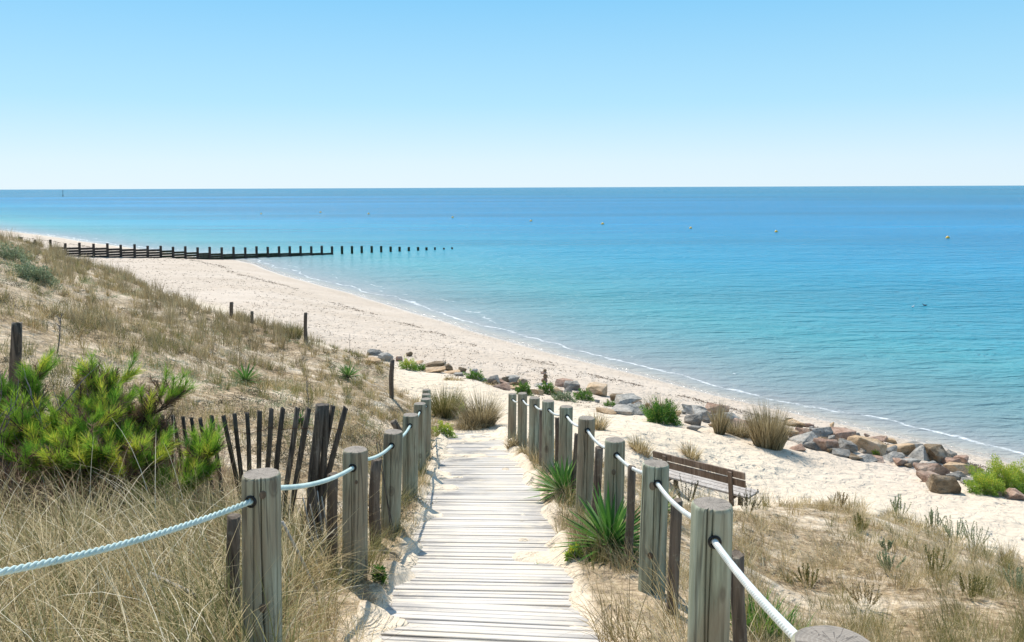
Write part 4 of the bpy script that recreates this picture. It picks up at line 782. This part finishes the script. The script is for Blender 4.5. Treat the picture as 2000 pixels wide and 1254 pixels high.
clump(70,552,110,40,m_sage,'large silvery green shrub patch on the dune crest slope at the far left',4500,.05,'sage_shrub'); clump(25,510,90,34,m_sage,'silvery green shrub at the far left edge of the dune',3000,.05,'sage_shrub')
clump(1040,1112,34,5,m_samph,'tiny flat weed growing between the boards, farther one',260,.012,'weed'); clump(1052,1142,34,5,m_samph,'tiny flat weed growing between the boards, just below the farther one',260,.012,'weed'); clump(1084,1208,40,5,m_samph,'tiny flat weed growing between the boards, nearest one',300,.012,'weed')
clump(740,1130,26,20,m_green,'small green weed by the foot of the second left rope post',350,.03,'weed'); clump(1120,1085,36,16,m_samph,'low green weed under the nearer yucca at the board edge',500,.025,'weed')
# --- yuccas
def yucca(px, py, w_, label, n=75, seed=0, dead=True):
    p = hit(px, py); d = p.y; L = w_ / 1600 * d * .62; rr = random.Random(seed); t = empty('yucca', p, label, 'yucca', 'spiky yucca plants'); bm = bmesh.new(); b2 = bmesh.new()
    def leaf(bm, ph, th, Ln, wd, kp, z0):
        h = Vector((math.cos(ph), math.sin(ph), 0)); s_ = Vector((-h.y, h.x, 0)); c = h * .02 + Vector((0, 0, z0)); pr = None; S = 6
        for k in range(S + 1):
            q_ = k / S; a = th + kp * q_; ww = wd * (.55 + .9 * q_) if q_ < .5 else wd * 2 * (1 - q_) + .0006
            nrm = h * -math.cos(a) + Vector((0, 0, 1)) * math.sin(a); cur = [bm.verts.new(c - s_ * ww + nrm * ww * .5), bm.verts.new(c), bm.verts.new(c + s_ * ww + nrm * ww * .5)]
            if pr: bm.faces.new((pr[0], pr[1], cur[1], cur[0])); bm.faces.new((pr[1], pr[2], cur[2], cur[1]))
            pr = cur; c = c + (h * math.sin(a) + Vector((0, 0, 1)) * math.cos(a)) * (Ln / S)
    for i in range(n): leaf(bm, i * 2.39996 + rr.uniform(-.2, .2), 1.62 * (1 - i / n) ** .55 + rr.uniform(-.1, .12), L * rr.uniform(.8, 1.1), L * .04, rr.uniform(.0, .28), .05 + .12 * L * i / n)
    if dead:
        for i in range(n // 2): leaf(b2, rr.uniform(0, 6.3), rr.uniform(1.5, 2.0), L * rr.uniform(.5, .85), L * .028, rr.uniform(.1, .9), .07)
    for bmm, nm, mt in ((bm, 'leaves', m_yucca), (b2, 'dead_leaves', m_deadleaf)):
        nv = len(bmm.verts)
        if nv: 
            o = fin(nm, bmm, mt, t); at = o.data.attributes.new('rnd', 'FLOAT', 'POINT'); at.data.foreach_set('value', np.repeat(rng.random(nv // 21 + 1), 21)[:nv].astype(np.float32))
    b3 = bmesh.new(); rough_stick(b3, (0, 0, -.1), (0, 0, .12), .04, .035, 9, seed); fin('stem', b3, m_bark, t); return t
yucca(1100,974,116,'farther spiky green yucca leaning onto the boards by the fourth right post',95,1); yucca(1190,1086,176,'nearest and largest spiky green yucca between the second and third right posts',110,2)
yucca(480,752,62,'small bright yucca alone on the dune slope above the paling fence',60,3); yucca(680,742,50,'dark green yucca in the grass left of the lone dark post',60,4); yucca(1290,1010,80,'small spiky plant behind the second right post, near the bench',45,5); yucca(588,836,44,'pale green yucca seen between the slats of the paling fence',45,6)
# iris-like leaves at the bottom right
p = hit(1490, 1250); n = 260; a = rng.uniform(0, 6.28, n); r = rng.random(n) * .14; rt = np.stack([p.x + np.cos(a) * r * 1.2, p.y + np.sin(a) * r, np.zeros(n)], -1); rt[:, 2] = zat(rt[:, 0], rt[:, 1])
o = blades('sword_leaf_plant', rt, rng.uniform(.12, .26, n), .009, a + rng.normal(0, .6, n), rng.uniform(0, .7, n), rng.uniform(0, .7, n), m_green, 5); tag(o, 'clump of long bright green leaves at the bottom, right of the nearest full right post', 'plant')
# --- upright leafy stems on the mound
def spurge(px, py, w_, h_, label, mat=None, n=14):
    p = hit(px, py); d = p.y; H = h_ / 1600 * d; rad = w_ / 3200 * d; t = empty('spurge_plant', p, label, 'plant', 'upright leafy plants on the mound'); a = rng.uniform(0, 6.28, n); th = rng.uniform(.05, .75, n); L = H * rng.uniform(.7, 1.1, n); kp = rng.uniform(-.5, .1, n)
    rt = np.stack([np.cos(a) * rad * .2, np.sin(a) * rad * .2, np.zeros(n)], -1); blades('stems', rt, L, .006, a, th, kp, m_olive, 4, parent=t)
    pts = []; nr = []
    for i in range(n):
        h = np.array([math.cos(a[i]), math.sin(a[i]), 0]); c = rt[i].copy()
        for k in range(26):
            an = th[i] + kp[i] * k / 26; c = c + (h * math.sin(an) + np.array([0, 0, 1]) * math.cos(an)) * L[i] / 26
            if k > 7:
                for _ in range(3): pts.append(c.copy()); nr.append(h * math.sin(an) + np.array([0, 0, math.cos(an)]))
    leaves('leaves', pts, np.array(nr) * .9, max(.022, d * .002), mat or m_sage, None, .4, t)
for px, py, w_, h_, lb, mt in [(1636,992,60,34,'dry sprig on the top edge of the mound against the sand',m_gold),(1756,1010,42,40,'leafy stems on the mound edge below the lone round boulder',m_sage),(1680,1038,40,30,'small cup shaped leafy plant near the middle of the mound',m_olive),(1824,1036,52,42,'bushy leafy plant on the right part of the mound edge',m_sage),(1866,1062,48,52,'tall leafy stems left of the dry twin on the mound edge',m_sage),(1905,1068,50,46,'drier leafy plant next to the tall leafy stems on the mound edge',m_sage),
  (1732,1078,36,22,'low dark green leafy plant in the middle of the mound',m_sage),(1735,1120,44,44,'thin leafy stems below the low dark green plant',m_sage),(1826,1128,54,54,'green leafy plant with many stems in the right of the mound',m_olive),(1896,1172,70,52,'wide dry leafy plant toward the right of the mound',m_olive),(1985,1168,60,66,'leafy plant cut by the right edge of the picture',m_sage),
  (1460,1004,60,46,'dark leafy plant at the right leg of the bench',m_scrub),(1340,985,84,52,'twiggy green plant in front of the bench between two rope posts',m_scrub),(1690,1190,60,50,'dry leafy plant in the lower middle of the mound',m_gold),(1580,1150,50,40,'low olive plant in the left of the mound',m_olive)]:
    spurge(px, py, w_, h_, lb, mt)
# tall dry stalks
def stalk(px0, py0, px1, py1, label, wd=.006):
    p = hit(px0, py0); top = V3(P(px1, py1, p.y)) - p; bm = bmesh.new(); tube(bm, [Vector(), top * .35 + Vector((.01, 0, 0)), top * .7, top], [wd, wd * .8, wd * .6, wd * .3], 5)
    for k in range(7): 
        b = top * (.55 + .06 * k); tube(bm, [b, b + Vector((random.uniform(-.05, .05), random.uniform(-.04, .04), .05))], [wd * .6, wd * .3], 4)
    tag(fin('dry_stalk', bm, m_twig, None, p), label, 'dry stalk', 'tall dry stalks')
stalk(683,700,682,650,'thin tall stalk rising over the dark green yucca'); stalk(602,800,598,735,'thin stalk on the slope behind the paling fence'); stalk(112,690,120,612,'bent pale stalk on the dune above the pine bush', .01); stalk(480,742,480,700,'short stalk beside the small yucca on the slope')
# --- young pines
def pine(px, py, d, specs, label, seed, dead=.35):
    rr = random.Random(seed); x, y = P(px, py, d)[:2]; base = Vector((x, y, float(zat(x, y)))); t = empty('pine_sapling', base, label, 'pine', 'young pines'); bm = bmesh.new(); Nn = []; Nd = []; tones = []
    def rv(): return Vector((rr.gauss(0, 1), rr.gauss(0, 1), rr.gauss(0, 1))).normalized()
    def brush(a, dr, L, live, tone):
        pts = [a]
        for k in range(4): dr = (dr + Vector((rr.uniform(-.08, .08), rr.uniform(-.08, .08), .09))).normalized(); pts.append(pts[-1] + dr * L / 4)
        tube(bm, pts, [.0042, .004, .0035, .003, .0022], 4)
        for k in range(4):
            for _ in range(24 if live else 12):
                c = pts[k].lerp(pts[k + 1], rr.random()); ax = dr; v = rv(); v = (v - ax * v.dot(ax)).normalized(); sp = rr.uniform(.35, .8) if live else rr.uniform(.5, 1.6)
                (Nn if live else Nd).append((c, (ax + v * sp).normalized() * rr.uniform(.06, .095) * (1 if live else .7), min(1, max(0, tone + rr.uniform(-.2, .2)))))
    def limb(a, b, r, dep):
        n = 7; pts = [a]; dd = (b - a)
        for k in range(1, n + 1): pts.append(a + dd * (k / n) + Vector((rr.uniform(-1, 1), rr.uniform(-1, 1), -.6 * math.sin(math.pi * k / n))) * dd.length * .035)
        tube(bm, pts, [r * (1 - .1 * k) for k in range(n + 1)], 6); ax = dd.normalized()
        for k in range(1, n + 1):
            for _ in range(rr.choice([2, 3]) if dep else rr.choice([1, 1, 2])):
                v = rv(); v.z = abs(v.z) * .5; dr = (ax * .7 + v).normalized(); L = dd.length * rr.uniform(.16, .30) if dep else rr.uniform(.10, .18)
                low = k < 3; live = (rr.random() > dead) and not low; tn = rr.choice([.2, .45, .6, .85]) if live else .5
                if dep and L > .12:
                    e = pts[k] + dr * L; limb(pts[k], e, r * .5, dep - 1)
                elif low and rr.random() < .5:
                    q = pts[k] + dr * L; tube(bm, [pts[k], (pts[k] + q) / 2 + rv() * .015, q], [.004, .003, .0015], 4)
                else: brush(pts[k], dr, L if L > .09 else .1, live, tn)
        brush(pts[-1], (ax + Vector((0, 0, .3))).normalized(), rr.uniform(.12, .2), rr.random() > dead * .6, rr.choice([.4, .6, .9]))
    for (tx, ty, dd, dep) in specs:
        tgt = V3(P(tx, ty, dd)); limb(base + Vector((rr.uniform(-.08, .08), rr.uniform(-.08, .08), 0)), base.lerp(tgt, .70), .011, 1)
    fin('branches', bm, m_bark, t)
    for lst, nm, mt in ((Nn, 'needles', m_pine), (Nd, 'dead_needles', m_pined)):
        if not lst: continue
        A = np.array([tuple(a) for a, _, _ in lst]); D_ = np.array([tuple(b) for _, b, _ in lst]); T_ = np.array([c for _, _, c in lst]); s_ = np.cross(D_, rng.normal(size=D_.shape)); s_ /= np.linalg.norm(s_, axis=1)[:, None]; s_ *= .0017
        v = np.stack([A - s_, A + s_, A + D_ + s_ * .3, A + D_ - s_ * .3], 1).reshape(-1, 3)
        link(nm, npmesh(nm, v - np.array(base), np.arange(len(v)).reshape(-1, 4), False, {'rnd': np.repeat(T_, 4)}), mt, t)
    for ch in COL.objects:
        if ch.parent is t and ch.name.startswith('branches'): ch.matrix_parent_inverse = Matrix.Translation(-base)
pine(190, 930, 5.7, [(190,700,5.7,2),(150,740,5.6,2),(240,740,5.8,2),(110,780,5.5,2),(215,790,5.3,2),(150,830,5.2,2),(120,870,5.0,2),(40,890,4.9,1),(225,880,5.0,2),(330,870,5.3,2),(290,900,5.1,1)], 'tallest bushy young pine with bright green needles and an upright leader', 3, .5)
pine(60, 900, 5.9, [(40,705,6.0,2),(10,760,5.9,2),(75,770,5.8,2),(20,830,5.3,2),(90,850,5.2,2)], 'young pine at the left edge with yellow green shoots', 5, .42)
pine(300, 960, 5.4, [(445,845,5.5,1),(400,900,5.4,1),(345,900,5.5,2),(400,920,5.2,1),(290,850,5.6,2),(250,890,5.2,2)], 'low pine branch sprawling right in front of the paling fence', 8, .45)
pine(290, 930, 5.9, [(300,740,5.9,2),(270,770,5.9,2),(320,800,5.8,1)], 'half dead brown young pine with bare reddish twigs', 11, .85)
# bare grey twigs at the far left
p = hit(15, 900); p = Vector((float(P(20, 800, 5.4)[0]), 5.4, float(zat(P(20, 800, 5.4)[0], 5.4)))); bm = bmesh.new(); rr = random.Random(4)
def twig(a, dr, L, r, dep):
    pts = [a]
    for k in range(5): dr = (dr + Vector((rr.uniform(-.25, .25), rr.uniform(-.2, .2), .05))).normalized(); pts.append(pts[-1] + dr * L / 5)
    tube(bm, pts, [r * (1 - .13 * k) for k in range(6)], 5)
    if dep:
        for k in (1, 2, 3, 4, 5): twig(pts[k], (dr + Vector((rr.uniform(-.9, .9), rr.uniform(-.5, .5), .2))).normalized(), L * .5, r * .55, dep - 1)
for k in range(4): twig(Vector((rr.uniform(-.1, .1), 0, 0)), Vector((rr.uniform(-.35, .2), 0, 1)).normalized(), .62, .010, 2)
tag(fin('bare_shrub', bm, m_twig, None, p), 'leafless shrub of dark grey twigs at the left edge beside the thick dune post', 'shrub')
# tangle of dead twigs and dry needles on the ground below the pines
c = scatter(5000, 3.6, 8.0, poly=[(-300,850),(150,850),(330,870),(440,930),(430,1000),(200,1060),(-300,1070)]); r_, rep, a = tuftroots(c, 30, .14); r_[:, 2] += rng.random(len(r_)) ** 1.3 * .34
o = blades('dead_undergrowth', r_, rng.uniform(.05, .2, len(r_)), .004, a, rng.uniform(.3, 1.7, len(r_)), rng.uniform(-1, 1, len(r_)), m_pined, 3); tag(o, 'tangle of brown dead twigs and needles under the pines', 'undergrowth', kind='stuff')
# --- wrack: bits of weed on the beach
n = 13000; k = rng.integers(1, len(shore) - 1, n); tt = rng.random(n)[:, None]; q_ = shore[k] * (1 - tt) + shore[k + 1] * tt; nrm = np.array([-.62, -.78]); wl = np.abs(rng.normal(0, 1, n)); sc_ = .12 + q_[:, 1] / 200
off_ = np.where(rng.random(n) < .27, 5.0 + 1.2 * vnoise(q_[:, 0], q_[:, 1], 6, 41) + wl * .35, 4.0 + rng.random(n) ** .8 * 13) * (.75 + q_[:, 1] / 160)
q_ = q_ + nrm * off_[:, None]; z = zat(q_[:, 0], q_[:, 1]); m = (vegat(q_[:, 0], q_[:, 1]) < .3) & (z > .15) & (z < np.where(q_[:, 0] > 4, 1.25, 2.6)) & (vnoise(q_[:, 0], q_[:, 1], 1.6, 42) > -.18) & (q_[:, 1] < 130); q_ = q_[m]; z = z[m]; N = len(q_)
pp = np.concatenate([q_, z[:, None] + .005], 1); rep = np.repeat(np.arange(N), 4); pp = pp[rep] + np.concatenate([rng.normal(0, .05, (len(rep), 2)), np.zeros((len(rep), 1))], 1)
o = leaves('wrack', pp, rng.normal(0, 1, (len(pp), 3)) * [1, 1, .12], .03 + pp[:, 1] * .0007, m_deadleaf, rng.random(len(pp)), .5); tag(o, 'dark bits of dried seaweed strewn along the beach', 'seaweed', kind='stuff')
